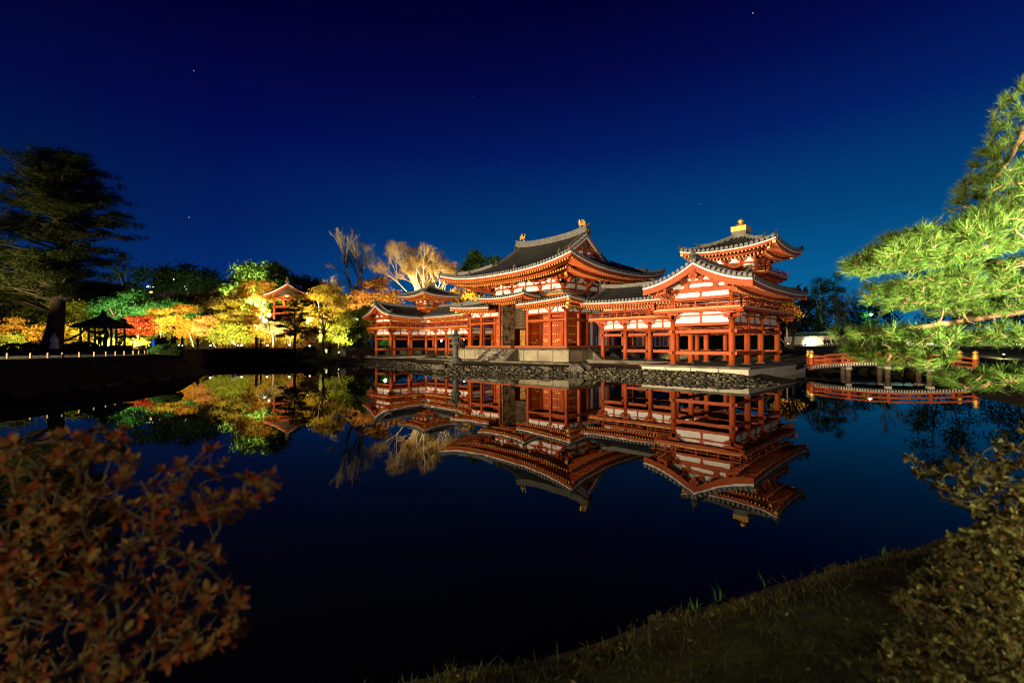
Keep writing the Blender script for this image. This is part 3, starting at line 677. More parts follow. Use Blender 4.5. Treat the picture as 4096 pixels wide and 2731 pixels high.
mb = MB(); trim(mb, E3, 'F', (-3.5, True), (3.5, True), 2.2, .75, .27); trim(mb, E3, 'R', (-4.0, True), (-1.5, False), 1.4, .75, .27, two=False); trim(mb, E3, 'L', (1.5, False), (4.0, True), 1.4, .75, .27, two=False)
mb.build('eave', TRIM, por)
hm = Each()
for sx in (-1, 1): horn(hm, (sx * 3.45, -7.9, z3(3.4, 0) + .03), (sx, -1, 0), .28, .28)
hm.build('ridge_ornament', LANT, por)
# gilded phoenixes on the main ridge
def phoenix(x, zb, d):
    mb = MB(); P = lambda a, z, y=0: (x + d * a, y, zb + z)
    mb.lathe(x, 0, [(.2, zb - .02), (.2, zb + .05), (.06, zb + .09)], 10)
    for y in (-.05, .05): mb.tube([P(0, .05, y), P(.02, .25, y), P(-.03, .42, y)], [.03, .028, .05], 6)
    mb.tube([P(-.22, .40), P(-.1, .42), P(.06, .50), P(.14, .62), P(.13, .76), P(.18, .86), P(.26, .88)], [.05, .12, .13, .09, .055, .06, .03], 8)
    mb.tube([P(.24, .88), P(.34, .85)], [.03, .008], 5)
    mb.bar(P(.14, .90), P(.10, 1.0), .03, .06)
    for s in (-1, 1):                            # raised wings, feather by feather
        for i in range(6):
            a = R_(118 - i * 15); L = .42 - .025 * i
            p0 = Vector(P(-.02 - .03 * i, .52 + .0 * i, s * .1)); p1 = p0 + Vector((d * math.cos(a) * L * -.0 - d * (.05 + .055 * i), s * .16, .40 - .055 * i))
            mb.bar(p0, p1, .06, .03, 0, .04, .015)
    for i in range(8):                           # tail fan
        a = R_(78 - i * 13); L = .56 - .012 * i
        p0 = Vector(P(-.2, .42)); y = .05 * (i % 3 - 1); p1 = p0 + Vector((-d * math.cos(a) * L, y, math.sin(a) * L))
        mb.bar(p0, p1, .05, .05, 0, .05, .11)
    return mb.build('phoenix_statue', GILT, hall)
phoenix(4.32, 13.84, -1); phoenix(-4.15, 13.84, 1)

# ---------------------------------------------------------------- rear corridor behind the hall
tail = empty('rear_corridor', (0, 13, -.3)); prop(tail, 'white walled corridor with arched windows running back behind the main hall', 'corridor')
mb = MB(); mb.box(-2.2, 2.2, 7.4, 27, .9, 3.6, 0)
for y in lin(7.4, 27, 8):
    for sx in (-1, 1): mb.box(sx * 2.25 - .1, sx * 2.25 + .1, y - .1, y + .1, -.3, 3.6, 1)
for sx in (-1, 1):
    for z in (.92, 2.95, 3.5): mb.box(sx * 2.22 - .07, sx * 2.22 + .07, 7.4, 27, z - .09, z + .09, 1)
mb.box(-2.0, 2.0, 7.4, 27, -.4, .8, 2); mb.build('wall', [WHITE, RED, STONE], tail)
for i in range(8):
    y = 7.4 + 2.45 * (i + .5)
    for sx in (1,):
        mb = MB(); sh = [(-.42, 1.15), (.42, 1.15), (.36, 2.0), (.3, 2.35), (.12, 2.6), (0, 2.72), (-.12, 2.6), (-.3, 2.35), (-.36, 2.0)]
        if i % 3 == 1: sh = [(-.8, 1.1), (.8, 1.1), (.8, 2.75), (-.8, 2.75)]
        k = len(sh); vs = [(2.2 + dx, y + a, z) for dx in (.01, .07) for a, z in sh]
        mb.add(vs, [tuple(range(k))[::-1], tuple(range(k, 2 * k))] + [(j, (j + 1) % k, k + (j + 1) % k, k + j) for j in range(k)], 0)
        for a in lin(sh[0][0] + .1, sh[1][0] - .1, 5): mb.box(2.26, 2.30, y + a - .02, y + a + .02, 1.15, 2.35, 1)
        mb.build('window', [DARKW, RED], tail)
mb = MB(); mb.add([(-3.4, 7.2, 3.6), (3.4, 7.2, 3.6), (0, 7.2, 5.2), (-3.4, 27.2, 3.6), (3.4, 27.2, 3.6), (0, 27.2, 5.2)], [(0, 1, 2), (5, 4, 3), (1, 4, 5, 2), (0, 2, 5, 3), (0, 3, 4, 1)]); mb.build('roof', TILE, tail)

# ---------------------------------------------------------------- right wing (and its mirrored twin)
def make_wing():
    XI, XO, YF, Y1, Y2, YB = 19.41, 23.28, -9.41, -6.67, -3.93, -.06
    cxs = [9.87 + 2.385 * i for i in range(4)]
    root = empty('wing_corridor', (0, 0, 0))
    ring = [(XI, YF), (XO, YF), (XO, Y1), (XO, Y2), (XO, YB), (XI, YB), (XI, Y2), (XI, Y1)]
    cols = ring + [(x, y) for x in cxs for y in (Y2, YB)]
    for x, y in cols:
        c = column(x, y, 0.0, 2.86, .20, root); mb = MB(); mb.cyl(x, y, -.02, .04, .34, .31, 14); mb.build('footing_stone', COPE, c)
        column(x, y, 3.66, 4.5, .15, root)
    seg = [((XI, YF), (XO, YF)), ((XO, YF), (XO, Y1)), ((XO, Y1), (XO, Y2)), ((XO, Y2), (XO, YB)), ((XI, YF), (XI, Y1)), ((XI, Y1), (XI, Y2)), ((XI, Y2), (XI, YB)), ((XI, YB), (XO, YB)), ((XI, Y2), (XO, Y2))]
    cs = cxs + [XI]
    seg += [((a, y), (b, y)) for a, b in zip(cs, cs[1:]) for y in (Y2, YB)] + [((cxs[0], Y2), (cxs[0], YB))]
    mb = MB(); nb = MB(); ub = MB()
    skip_low = {((cs[0], Y2), (cs[1], Y2)), ((XO, Y2), (XO, YB)), ((cs[0], Y2), (cs[0], YB)), ((XI, Y2), (XO, Y2)), ((XI, Y2), (XI, YB))}
    for p, q in seg:
        wall_bay(mb, p, q, 0, 2.77, 3.46, .19); wall_bay(ub, p, q, 0, 4.49, 4.80, .2, k=.85, mid=False)
        d = (Vector(q) - Vector(p)).normalized() * .32
        nb.bar((p[0] - d.x, p[1] - d.y, 2.19), (q[0] + d.x, q[1] + d.y, 2.19), .15, .23)
        if (p, q) not in skip_low: nb.bar((p[0] - d.x, p[1] - d.y, .77), (q[0] + d.x, q[1] + d.y, .77), .15, .22)
    mb.build('frieze_wall', [RED, WHITE], root); ub.build('upper_frieze', [RED, WHITE], root); nb.build('tie_beam', RED, root)
    for x, y in cols:
        dirs = []
        if (x, y) in ring:
            if x == XO: dirs.append((1, 0))
            if y == YF: dirs.append((0, -1))
            if y == YB: dirs.append((0, 1))
            if x == XI and y != Y2 and y != YB: dirs.append((-1, 0))
        else: dirs = [(0, -1 if y == Y2 else 1)]
        mb = MB()
        for dx, dy in dirs or [(0, -1)]: bracket(mb, x, y, 2.86, dx, dy, .82, 1 if dirs else 0, .60)
        if len(dirs) == 2:
            a = Vector((x, y, 3.15)); n_ = Vector((dirs[0][0] + dirs[1][0], dirs[0][1] + dirs[1][1], 0)); mb.bar(a, a + n_ * .8, .16, .18); mb.bar(a + Vector((0, 0, .25)), a + n_ * .95 + Vector((0, 0, .25)), .16, .18)
        mb2 = MB(); bracket(mb2, x, y, 4.48, *(dirs[0] if dirs else (0, -1)), .62, 0)
        mb.v  # one mesh per column head
        mb.build('bracket', RED, root); mb2.build('bracket', RED, root)
    o = .87
    mb = MB(); railing(mb, [(9.0, Y2 - o), (XI - o, Y2 - o), (XI - o, YF - o), (XO + o, YF - o), (XO + o, YB + o), (9.0, YB + o)], 3.62, 1.02, .72)
    mb.box(9.0, XI - o, Y2 - o, YB + o, 3.5, 3.58, 0); mb.box(XI - o, XO + o, YF - o, YB + o, 3.505, 3.585, 0)
    mb.build('balcony', RAIL, root)
    # roofs: cross gable.  extension ridge along Y, corridor ridge along X
    EX = Eave(21.345, -4.43, 3.55, 6.18, 4.88, .27, 3.0); EC = Eave(14.87, -1.995, 6.475, 3.47, 4.93, .2, 3.0)
    rx = lambda t: 1.62 * (.62 * t / 3.55 + .38 * (t / 3.55) ** 2)
    mb = MB(); zx = tiles(mb, EX, 'R', -6.18, 6.18, rx, lambda q: 3.55, None, 3.55, .34, .11, 8, 3.0, .2)
    def tl(q):
        y = EX.cy - q; return max(0, min(y + 5.465, 1.475 - y)) if -5.465 < y < 1.475 else 0.0
    tiles(mb, EX, 'L', -6.18, 6.18, rx, lambda q: 3.55, tl, 3.55, .34, .11, 8, 3.0, .2)
    tc_ = lambda q: max(0.0, EC.cx + q - 17.795)
    zc = tiles(mb, EC, 'F', -6.475, 6.475, rx, lambda q: 3.47, tc_, 3.47, .34, .11, 8, 3.0, .2)
    tiles(mb, EC, 'B', -6.475, 6.475, rx, lambda q: 3.47, lambda q: max(0.0, EC.cx - q - 17.795), 3.47, .34, .11, 8, 3.0, .2)
    roof = mb.build('roof', [TILE, TEND], root)
    mb = MB()
    trim(mb, EX, 'R', (-6.18, False), (6.18, False), 1.65, .72, .27); trim(mb, EX, 'L', (1.035, False), (6.18, False), 1.65, .72, .27)
    trim(mb, EC, 'F', (-6.475, False), (2.925, False), 1.6, .72, .27); trim(mb, EC, 'B', (-2.925, False), (6.475, False), 1.6, .72, .27)
    mb.build('eave', TRIM, roof)
    # barge boards and gable front
    def barge(y, sg, name='bargeboard'):
        mb = MB(); q_ = 6.18
        for s in (-1, 1):
            path = [(21.345 + s * (3.55 - t), zx(q_, t)) for t in lin(0, 3.55, 12)]
            for (xa, za), (xb, zb) in zip(path, path[1:]):
                for z0, z1, y0, y1, m in ((.0, -.10, -.03, .2, 3), (-.10, -.21, -.06, .2, 1), (-.21, -.60, -.02, .10, 0)):
                    ya, yb = y + sg * y0, y + sg * y1
                    mb.add([(xa, ya, za + z0), (xa, yb, za + z0), (xa, yb, za + z1), (xa, ya, za + z1), (xb, ya, zb + z0), (xb, yb, zb + z0), (xb, yb, zb + z1), (xb, ya, zb + z1)],
                           [(0, 1, 2, 3), (7, 6, 5, 4), (0, 4, 5, 1), (1, 5, 6, 2), (2, 6, 7, 3), (3, 7, 4, 0)], m)
            for i in range(12):
                t = .12 + 3.35 * i / 11; mb.disc((21.345 + s * (3.55 - t), y - sg * .02, zx(q_, t) + .06), (0, -sg, 0), .12, 2, 10, .05)
                mb.tube([(21.345 + s * (3.55 - t), y, zx(q_, t) + .05), (21.345 + s * (3.55 - t), y + sg * .55, zx(q_ - .5, t) + .05)], .1, 6, 3, False)
        return mb
    mb = barge(-10.61, 1); mb.build('bargeboard', [RED, WHITE, TEND, TILE], roof)
    mb = barge(1.75, -1); mb.build('bargeboard', [RED, WHITE, TEND, TILE], roof)
    # gegyo pendant
    mb = MB(); x, y, z = 21.345, -10.63, 6.02
    for dx, dz, r in ((0, 0, .20), (-.16, -.26, .14), (.16, -.26, .14), (0, -.42, .15)): mb.disc((x + dx, y, z + dz), (0, -1, 0), r, 0, 12, .06)
    mb.disc((x, y - .05, z), (0, -1, 0), .09, 0, 6, .05); mb.build('gable_pendant', RED, roof)
    mb = MB(); yg = -9.41
    path = [(3.55 - t, zx(5.0, t) - .30) for t in lin(1.2, 3.55, 8)]
    vs = [(21.345 - a, yg, z) for a, z in path] + [(21.345 + a, yg, z) for a, z in path[::-1][1:]] + [(23.4, yg, 4.75), (19.3, yg, 4.75)]
    mb.add(vs, [tuple(range(len(vs)))], 1)
    for (w_, z, h_, dy) in ((2.1, 4.93, .28, .2), (1.35, 5.42, .2, .22), (.5, 5.85, .16, .22)):      # rainbow beams
        pts = [(21.345 + w_ * q, yg, z + .07 * (1 - q * q)) for q in lin(-1, 1, 8)]
        for a, b in zip(pts, pts[1:]): mb.bar(a, b, dy, h_, 0)
    for dx, z in ((-.95, 5.2), (.95, 5.2), (0, 5.62)):
        mb.bar((21.345 + dx, yg, z - .2), (21.345 + dx, yg - .001, z + .18), .26, .28, 0); mb.cbox(21.345 + dx, yg - .03, z + .18, .42, .3, .13, 0); mb.cbox(21.345 + dx, yg - .03, z - .12, .42, .26, .12, 0)
    for s in (-1, 1): mb.cbox(21.345 + s * 1.75, yg - .1, 4.95, .3, .5, .2, 0)
    mb.build('gable', [RED, WHITE], root)
    mb = MB()                                     # ribbed underside of the gable overhang, purlin ends
    for y in lin(-10.42, -9.5, 4):
        for s in (-1, 1):
            path = [(21.345 + s * (3.55 - t), y, zx(5.9, t) - .27) for t in lin(.15, 3.5, 8)]
            for a, b in zip(path, path[1:]): mb.bar(a, b, .1, .1)
    for s in (-1, 1):
        path = [(21.345 + s * (3.55 - t), zx(5.9, t) - .2) for t in lin(.1, 3.55, 8)]
        for (xa, za), (xb, zb) in zip(path, path[1:]): mb.add([(xa, -10.55, za), (xb, -10.55, zb), (xb, -9.4, zb), (xa, -9.4, za)], [(0, 1, 2, 3)])
    for dx, z in ((-2.0, 5.08), (2.0, 5.08), (-1.0, 5.62), (1.0, 5.62), (0, 6.12)): mb.bar((21.345 + dx, -10.5, z), (21.345 + dx, -9.4, z), .2, .22)
    mb.build('gable_rafter', RED, root)
    # ridges
    mb = Each(); hm = Each()
    zr_ = zx(0, 3.55)
    ys = lin(-10.55, 1.7, 16); mid = (-10.55 + 1.7) / 2; hl = 6.13
    mb.sweep([(21.345, y, zr_ - .06 + .22 * (abs(y - mid) / hl) ** 3) for y in ys], .36, .34, side=(1, 0, 0)); horn(hm, (21.345, -10.5, zr_ + .1), (0, -1, 0), .42, .5); horn(hm, (21.345, 1.65, zr_ + .1), (0, 1, 0), .42, .5)
    mb.sweep([(x, -1.995, zr_ - .05 + .26 * max(0, (13 - x) / 4.6) ** 3) for x in lin(8.45, 21.3, 16)], .36, .34, side=(0, 1, 0)); horn(hm, (8.45, -1.995, zr_ + .25), (-1, 0, 0), .42, .45)
    for s in (-1, 1):                             # descending ridges near the gable ends
        for yv, sg in ((-9.95, -1), (1.2, 1)):
            pts = [(21.345 + s * (3.55 - t), yv, zx(5.5, t) + .02) for t in lin(.55, 3.5, 9)]
            mb.sweep(pts, .28, [.36, .30] + [.27] * 8, side=(0, 1, 0)); horn(hm, pts[0], (s, 0, 0), .34, .42)
    for sy in (-1, 1):
        pts = [(9.0, -1.995 + sy * (3.47 - t), zc(6, t) + .02) for t in lin(.6, 3.4, 8)]; mb.sweep(pts, .26, .25, side=(1, 0, 0)); horn(hm, pts[0], (0, sy, 0), .3, .36)
    horn(hm, (24.75, 1.6, zx(6.1, .1)), (1, 1, 0), .3, .36)
    mb.build('ridge', RIDGE, roof); hm.build('ridge_ornament', LANT, roof)
    # corner tower
    tx, ty = 21.345, -1.995
    mb = MB(); mb.box(tx - 1.5, tx + 1.5, ty - 1.5, ty + 1.5, 5.4, 8.3, 1)
    for sx in (-1, 1):
        for z, h_ in ((7.36, .15), (6.62, .14), (7.0, .12), (7.9, .12)):
            mb.bar((tx - 1.57, ty + sx * 1.55, z), (tx + 1.57, ty + sx * 1.55, z), .2, h_, 0); mb.bar((tx + sx * 1.55, ty - 1.57, z), (tx + sx * 1.55, ty + 1.57, z), .2, h_, 0)
    mb.box(tx - 2.2, tx + 2.2, ty - 2.2, ty + 2.2, 6.2, 6.34, 0)
    for q in lin(-2.0, 2.0, 6):
        for sg in (-1, 1):
            for k_ in range(3):
                l_ = 1.55 + .3 * (k_ + 1); zz = 5.72 + .19 * k_
                mb.bar((tx + q * .78, ty + sg * 1.4, zz), (tx + q * .78, ty + sg * l_, zz), .14, .16, 0); mb.bar((tx + sg * 1.4, ty + q * .78, zz), (tx + sg * l_, ty + q * .78, zz), .14, .16, 0)
    tower = mb.build('tower', [RED, WHITE], root)
    for sx in (-1, -.36, .36, 1):
        for sy in (-1, -.36, .36, 1):
            if max(abs(sx), abs(sy)) == 1:
                column(tx + sx * 1.57, ty + sy * 1.57, 6.4, 7.45, .13, tower); mb = MB()
                for a, b in ([(math.copysign(1, sx), 0)] if abs(sx) == 1 else []) + ([(0, math.copysign(1, sy))] if abs(sy) == 1 else []): bracket(mb, tx + sx * 1.57, ty + sy * 1.57, 7.42, a, b, .58, 2, .55)
                mb.build('bracket', RED, tower)
    for sg in (-1, 1):
        for c in (-1.05, 1.05):
            mb = MB(); mb.cbox(tx + c, ty + sg * 1.53, 6.98, .74, .06, .5, 1); mb.cbox(tx + c, ty + sg * 1.545, 6.98, .46, .07, .36, 0); mb.build('window', [GREEN, WHITE], tower)
            mb = MB(); mb.cbox(tx + sg * 1.53, ty + c, 6.98, .06, .74, .5, 1); mb.cbox(tx + sg * 1.545, ty + c, 6.98, .07, .46, .36, 0); mb.build('window', [GREEN, WHITE], tower)
        mb = MB(); mb.cbox(tx, ty + sg * 1.54, 6.85, 1.0, .08, .85, 0); mb.build('door', RED, tower); mb = MB(); mb.cbox(tx + sg * 1.54, ty, 6.85, .08, 1.0, .85, 0); mb.build('door', RED, tower)
    mb = MB(); q = 2.42; railing(mb, [(tx - q, ty - q), (tx + q, ty - q), (tx + q, ty + q), (tx - q, ty + q)], 6.44, .9, .7, True, None, True); mb.build('balcony', RAIL, tower)
    ET = Eave(tx, ty, 3.35, 3.35, 8.12, .36, 2.5); rt = lambda t: 1.5 * (.62 * t / 3.35 + .38 * (t / 3.35) ** 2)
    mb = MB()
    for sd in 'FBRL': zt = tiles(mb, ET, sd, -3.35, 3.35, rt, lambda q: max(0, min(2.95, 3.35 - abs(q))), None, 3.35, .34, .105, 8, 3.2, .2)
    trf = mb.build('tower_roof', [TILE, TEND], root)
    mb = MB()
    for sd in 'FBRL': trim(mb, ET, sd, (-3.35, True), (3.35, True), 1.9, .72, .26)
    for sx in (-1, 1):
        for sy in (-1, 1): mb.cbox(tx + sx * 3.22, ty + sy * 3.22, 8.28, .2, .2, .2, 2); mb.cbox(tx + sx * 2.75, ty + sy * 2.75, 8.02, .2, .2, .2, 2)
    mb.build('eave', TRIM, trf)
    mb = Each(); hm = Each()
    for sx in (-1, 1):
        for sy in (-1, 1): hip(mb, hm, ET, sx, sy, zt, 2.95, .26, .27, .36)
    mb.build('ridge', RIDGE, trf); hm.build('ridge_ornament', LANT, trf)
    mb = MB(); mb.box(tx - .52, tx + .52, ty - .52, ty + .52, 9.5, 10.05, 1); mb.box(tx - .55, tx + .55, ty - .55, ty + .55, 10.05, 10.40, 0); mb.box(tx - .58, tx + .58, ty - .58, ty + .58, 10.40, 10.43, 0)
    mb.lathe(tx, ty, [(.10, 10.43), (.24, 10.47), (.24, 10.52), (.12, 10.57), (.36, 10.62), (.10, 10.66), (.11, 10.72), (.20, 10.80), (.225, 10.89), (.17, 10.99), (.06, 11.06), (.01, 11.11)], 18, 0)
    mb.build('finial', [GILT, RIDGE], trf, False)
    return root
wing = make_wing(); prop(wing, 'vermilion wing corridor with corner tower, nearer of the two, beside the red bridge', 'temple wing', 'wing corridors of the temple')
wing2 = copy_tree(wing); wing2.scale = (-1, 1, 1); prop(wing2, 'smaller looking vermilion wing corridor with corner tower, beyond the stone lantern', 'temple wing', 'wing corridors of the temple')

def wing_base(s, label):
    t = empty('wing_platform', (s * 20, -5, -.5)); prop(t, label, 'platform', 'low stone platforms of the wings'); mb = MB()
    def bx(x0, x1, y0, y1, z0, z1, m): mb.box(min(s * x0, s * x1), max(s * x0, s * x1), y0, y1, z0, z1, m)
    bx(17.9, 24.8, -11.05, 1.5, -.9, -.16, 0); bx(9.2, 17.9, -5.35, 1.2, -.8, -.17, 2)
    for x in lin(17.9, 24.8, 4): bx(x - .02, x + .02, -11.07, -11.04, -.62, -.16, 1)
    mb.build('retaining_slab', [PALE, COPE, COPE], t)
    mb = MB(); bx(17.8, 24.9, -11.15, 1.6, -.157, -.02, 0); bx(9.1, 17.8, -5.45, 1.3, -.164, -.03, 0); mb.build('paving', COPE, t)
wing_base(1, 'low stone platform with pale front slabs under the nearer wing corridor')
wing_base(-1, 'low stone platform with pale front slabs under the far wing corridor')

# ================================================================== island shore, lantern, bridge, wall
rg = np.random.default_rng(11)
def ico():
    bm = bmesh.new(); bmesh.ops.create_icosphere(bm, subdivisions=1, radius=1); v = np.array([q.co[:] for q in bm.verts]); f = np.array([[q.index for q in p.verts] for p in bm.faces]); bm.free(); return v, f
IV, IF = ico()
def pebbles(name, n, test, size, mats, label):
    pts = []
    while len(pts) < n:
        L = rg.uniform(-24, 19, 8000); d = rg.uniform(21, 60, 8000); s = sdist(np.stack([L, d], 1)); h, X, Y = ground_np(L, d); ok = test(s, X, Y, d)
        pts += list(zip(X[ok], Y[ok], h[ok]))
    P = np.array(pts[:n]); sc = rg.uniform(*size, n)[:, None] * rg.uniform(.65, 1.25, (n, 3)) * np.array([1, 1, .6]); a = rg.uniform(0, 6.28, n)
    V = IV[None] * sc[:, None]; V = V * rg.uniform(.85, 1.15, (n, len(IV), 1)); c, s_ = np.cos(a)[:, None], np.sin(a)[:, None]
    V = np.stack([V[..., 0] * c - V[..., 1] * s_, V[..., 0] * s_ + V[..., 1] * c, V[..., 2]], -1) + P[:, None]
    Fq = (IF[None] + (np.arange(n) * len(IV))[:, None, None]).reshape(-1, 3)
    o = np_mesh(name, V.reshape(-1, 3), Fq, mats); prop(o, label, kind='stuff'); return o
PEB = leafmat('pebble_stone', (.014, .012, .009), (.07, .062, .044), (.21, .19, .14), 0)
front = lambda s, X, Y, d: (s > -.15) & (s < 3.1) & (X > -29) & (X < 26.5) & (Y < 1.0) & (Y > -19) & ~((X > 17.6) & (Y > -11.3)) & ~((X < -17.6) & (Y > -11.3))
pebbles('pebbles', 7500, front, (.04, .14), PEB, 'grey rounded pebbles sloping into the pond along the temple shore')
pebbles('gravel', 2600, lambda s, X, Y, d: (np.abs(X) < 12) & (Y > -9.6) & (Y < -7.4) & (s > 3), (.03, .065), PEB, 'pale gravel strip at the foot of the stone platform')
mb = MB()
sp_ = [(-17.2, -9.4), (-17.2, -5.6), (17.2, -5.6), (17.2, -9.4), (14, -10.4), (9.8, -11.2), (4, -12.7), (-2, -14.5), (-6, -13.6), (-11, -11.2)]
mb.add([(x, y, -.335) for x, y in sp_], [tuple(range(len(sp_)))]); prop(mb.build('sand_terrace', SAND), 'raked pale sand in front of the hall', kind='structure')
mb = MB()
for a, b in (((-12.5, -9.75), (12.2, -9.75)), ((12.2, -9.75), (12.2, -7.8)), ((-12.5, -9.75), (-12.5, -6))): mb.bar((*a, -.33), (*b, -.33), .3, .26)
prop(mb.build('stone_kerb', COPE), 'low rough stone kerb round the gravel strip', kind='structure')
def boulder(x, y, z, sx, sy, sz, seed, label, group=None, m=ROCK):
    bm = bmesh.new(); bmesh.ops.create_icosphere(bm, subdivisions=3, radius=1); r = random.Random(seed); from mathutils import noise
    for v in bm.verts:
        k = 1 + .45 * noise.noise(v.co * 1.3 + Vector((seed, 0, 0))) + .15 * noise.noise(v.co * 4 + Vector((0, seed, 0))); v.co = Vector((v.co.x * sx, v.co.y * sy, v.co.z * sz)) * k
    me = bpy.data.meshes.new('boulder'); bm.to_mesh(me); bm.free(); me.materials.append(m); o = bpy.data.objects.new('boulder', me); COL.objects.link(o); o.location = (x, y, z); prop(o, label, 'rock', group); return o
boulder(*pl(-5.9, 36.6, -.55), .9, .5, .33, 3, 'long dark rock on the pebbles left of the stone lantern')
boulder(*pl(-5.0, 36.9, -.5), .4, .35, .32, 5, 'small dark rock at the end of the long rock near the lantern')
boulder(*pl(4.7, 33.2, -.5), .75, .5, .42, 8, 'pale brown rock on the shore beside the platform corner')
boulder(*pl(5.5, 33.3, -.45), .55, .5, .45, 9, 'dark rock beside the pale rock on the shore')
boulder(*pl(2.5, 34.3, -.55), .7, .4, .25, 12, 'low flat rock on the pebbles before the stone steps')
boulder(*pl(-19.6, 56.2, -.5), .8, .6, .6, 14, 'rock at the water edge beyond the far wing')

lan = empty('stone_lantern', (-.15, -13.4, -.34)); prop(lan, 'old mossy stone lantern standing on the sand before the steps', 'stone lantern')
mb = MB(); x, y = -.15, -13.4
mb.lathe(x, y, [(1.15, -.40), (1.1, -.26), (.9, -.22)], 10); mb.lathe(x, y, [(.58, -.22), (.60, -.05), (.5, .10), (.34, .18)], 12); mb.build('base', LANT, lan)
mb = MB(); mb.lathe(x, y, [(.30, .16), (.25, .5), (.27, .85), (.25, 1.15), (.33, 1.32)], 14); mb.build('shaft', LANT, lan)
mb = MB(); mb.lathe(x, y, [(.34, 1.32), (.52, 1.42), (.54, 1.56), (.4, 1.58)], 8); mb.build('platform', LANT, lan)
mb = MB(); mb.lathe(x, y, [(.36, 1.58), (.38, 2.02), (.34, 2.04)], 6)
for k_ in range(6): 
    a = R_(30 + 60 * k_); mb.bar((x + .30 * math.cos(a), y + .30 * math.sin(a), 1.82), (x + .345 * math.cos(a), y + .345 * math.sin(a), 1.82), .2, .24, 1)
mb.build('firebox', [LANT, BLACK], lan)
mb = MB(); mb.lathe(x, y, [(.40, 2.03), (.70, 2.06), (.76, 2.14), (.5, 2.22), (.26, 2.36), (.12, 2.42)], 6)
for k_ in range(6):
    a = R_(60 * k_); mb.tube([(x + .6 * math.cos(a), y + .6 * math.sin(a), 2.14), (x + .76 * math.cos(a), y + .76 * math.sin(a), 2.2), (x + .8 * math.cos(a), y + .8 * math.sin(a), 2.32), (x + .72 * math.cos(a), y + .72 * math.sin(a), 2.34)], [.09, .08, .06, .04], 6)
mb.build('cap', LANT, lan)
mb = MB(); mb.lathe(x, y, [(.10, 2.40), (.17, 2.46), (.12, 2.52), (.17, 2.62), (.12, 2.74), (.02, 2.84)], 10); mb.build('finial', LANT, lan)

# arched red bridge
br = empty('arched_bridge', pl(23.5, 29, WZ)); prop(br, 'arched vermilion footbridge with gilded posts beyond the overhanging pine', 'bridge')
B0, B1 = pl(20.9, 31.4), pl(28.2, 27.4); bd = (B1 - B0).normalized(); bn = Vector((-bd.y, bd.x, 0)); BL = (B1 - B0).length
bn = bn if bn.dot(FW) > 0 else -bn
def bz(q): return -.30 + .32 * (1 - (2 * q - 1) ** 2)      # deck height along the bridge
def bp(q, o, z): v = B0 + bd * (BL * q) + bn * o; return Vector((v.x, v.y, bz(q) + z))
Q = lin(-.03, 1.03, 20)
mb = MB()
for a, b in zip(Q, Q[1:]): mb.bar(bp(a, 1.2, 0), bp(b, 1.2, 0), 2.6, .12)
mb.build('deck', PLANK, br)
for o_ in (-.12, 2.5):
    mb = MB()
    for a, b in zip(Q, Q[1:]): mb.bar(bp(a, o_, -.02), bp(b, o_, -.02), .06, .26, 0); mb.bar(bp(a, o_ - .035, .10), bp(b, o_ - .035, .10), .04, .025, 1)
    n_ = 58
    for i in range(n_):
        q = (i + .5) / n_
        c = bp(q, o_ - .05, .02)
        if i in (14, 29, 43): mb.disc(c - Vector((0, 0, .03)), -bn, .085, 1, 12, .03); mb.disc(c - Vector((0, 0, .03)) - bn * .03, -bn, .04, 0, 8, .01)
        else: mb.bar(c + Vector((0, 0, .06)), c - Vector((0, 0, .06)), .075, .03, 1); mb.disc(c - Vector((0, 0, .06)), -bn, .038, 1, 8, .025)
    mb.build('fascia', [BLACK, PALE], br)
for o_ in (-.05, 2.43):
    mb = MB(); qq = lin(0.01, .99, 18)
    for z, w_, h_ in ((.14, .13, .13), (.42, .09, .10), (.70, .11, .11)):
        for a, b in zip(qq, qq[1:]): mb.bar(bp(a, o_, z), bp(b, o_, z), w_, h_)
    for i in range(1, 8):
        q = i / 8; hi = .78 if i in (2, 4, 6) else .52
        a = bp(q, o_, .1); mb.bar(a, bp(q, o_, hi) + bd * .001, .17, .17)
    mb.build('railing', RED, br)
    for q in (0.0, 1.0):
        v = bp(q, o_, 0); mb = MB(); mb.lathe(v.x, v.y, [(.15, v.z - .15), (.15, v.z + .72)], 14, 0); mb.lathe(v.x, v.y, [(.165, v.z + .70), (.165, v.z + .80), (.155, v.z + .82), (.165, v.z + .86), (.165, v.z + .92), (.10, v.z + .95), (.10, v.z + .98), (.15, v.z + 1.04), (.14, v.z + 1.12), (.03, v.z + 1.22)], 14, 1)
        mb.build('railing_post', [RED, GILT], br)
for q in (.25, .5, .75):
    for o_ in (.05, 2.3):
        v = bp(q, o_, 0); mb = MB(); mb.cyl(v.x, v.y, -1.9, v.z - .2, .15, .15, 10, 0); e = bp(q, o_ - .3, -.24); f = bp(q, o_ + .3, -.24)
        mb.bar(e, f, .30, .18, 1); mb.build('pile', [PLANK, PALE], br)

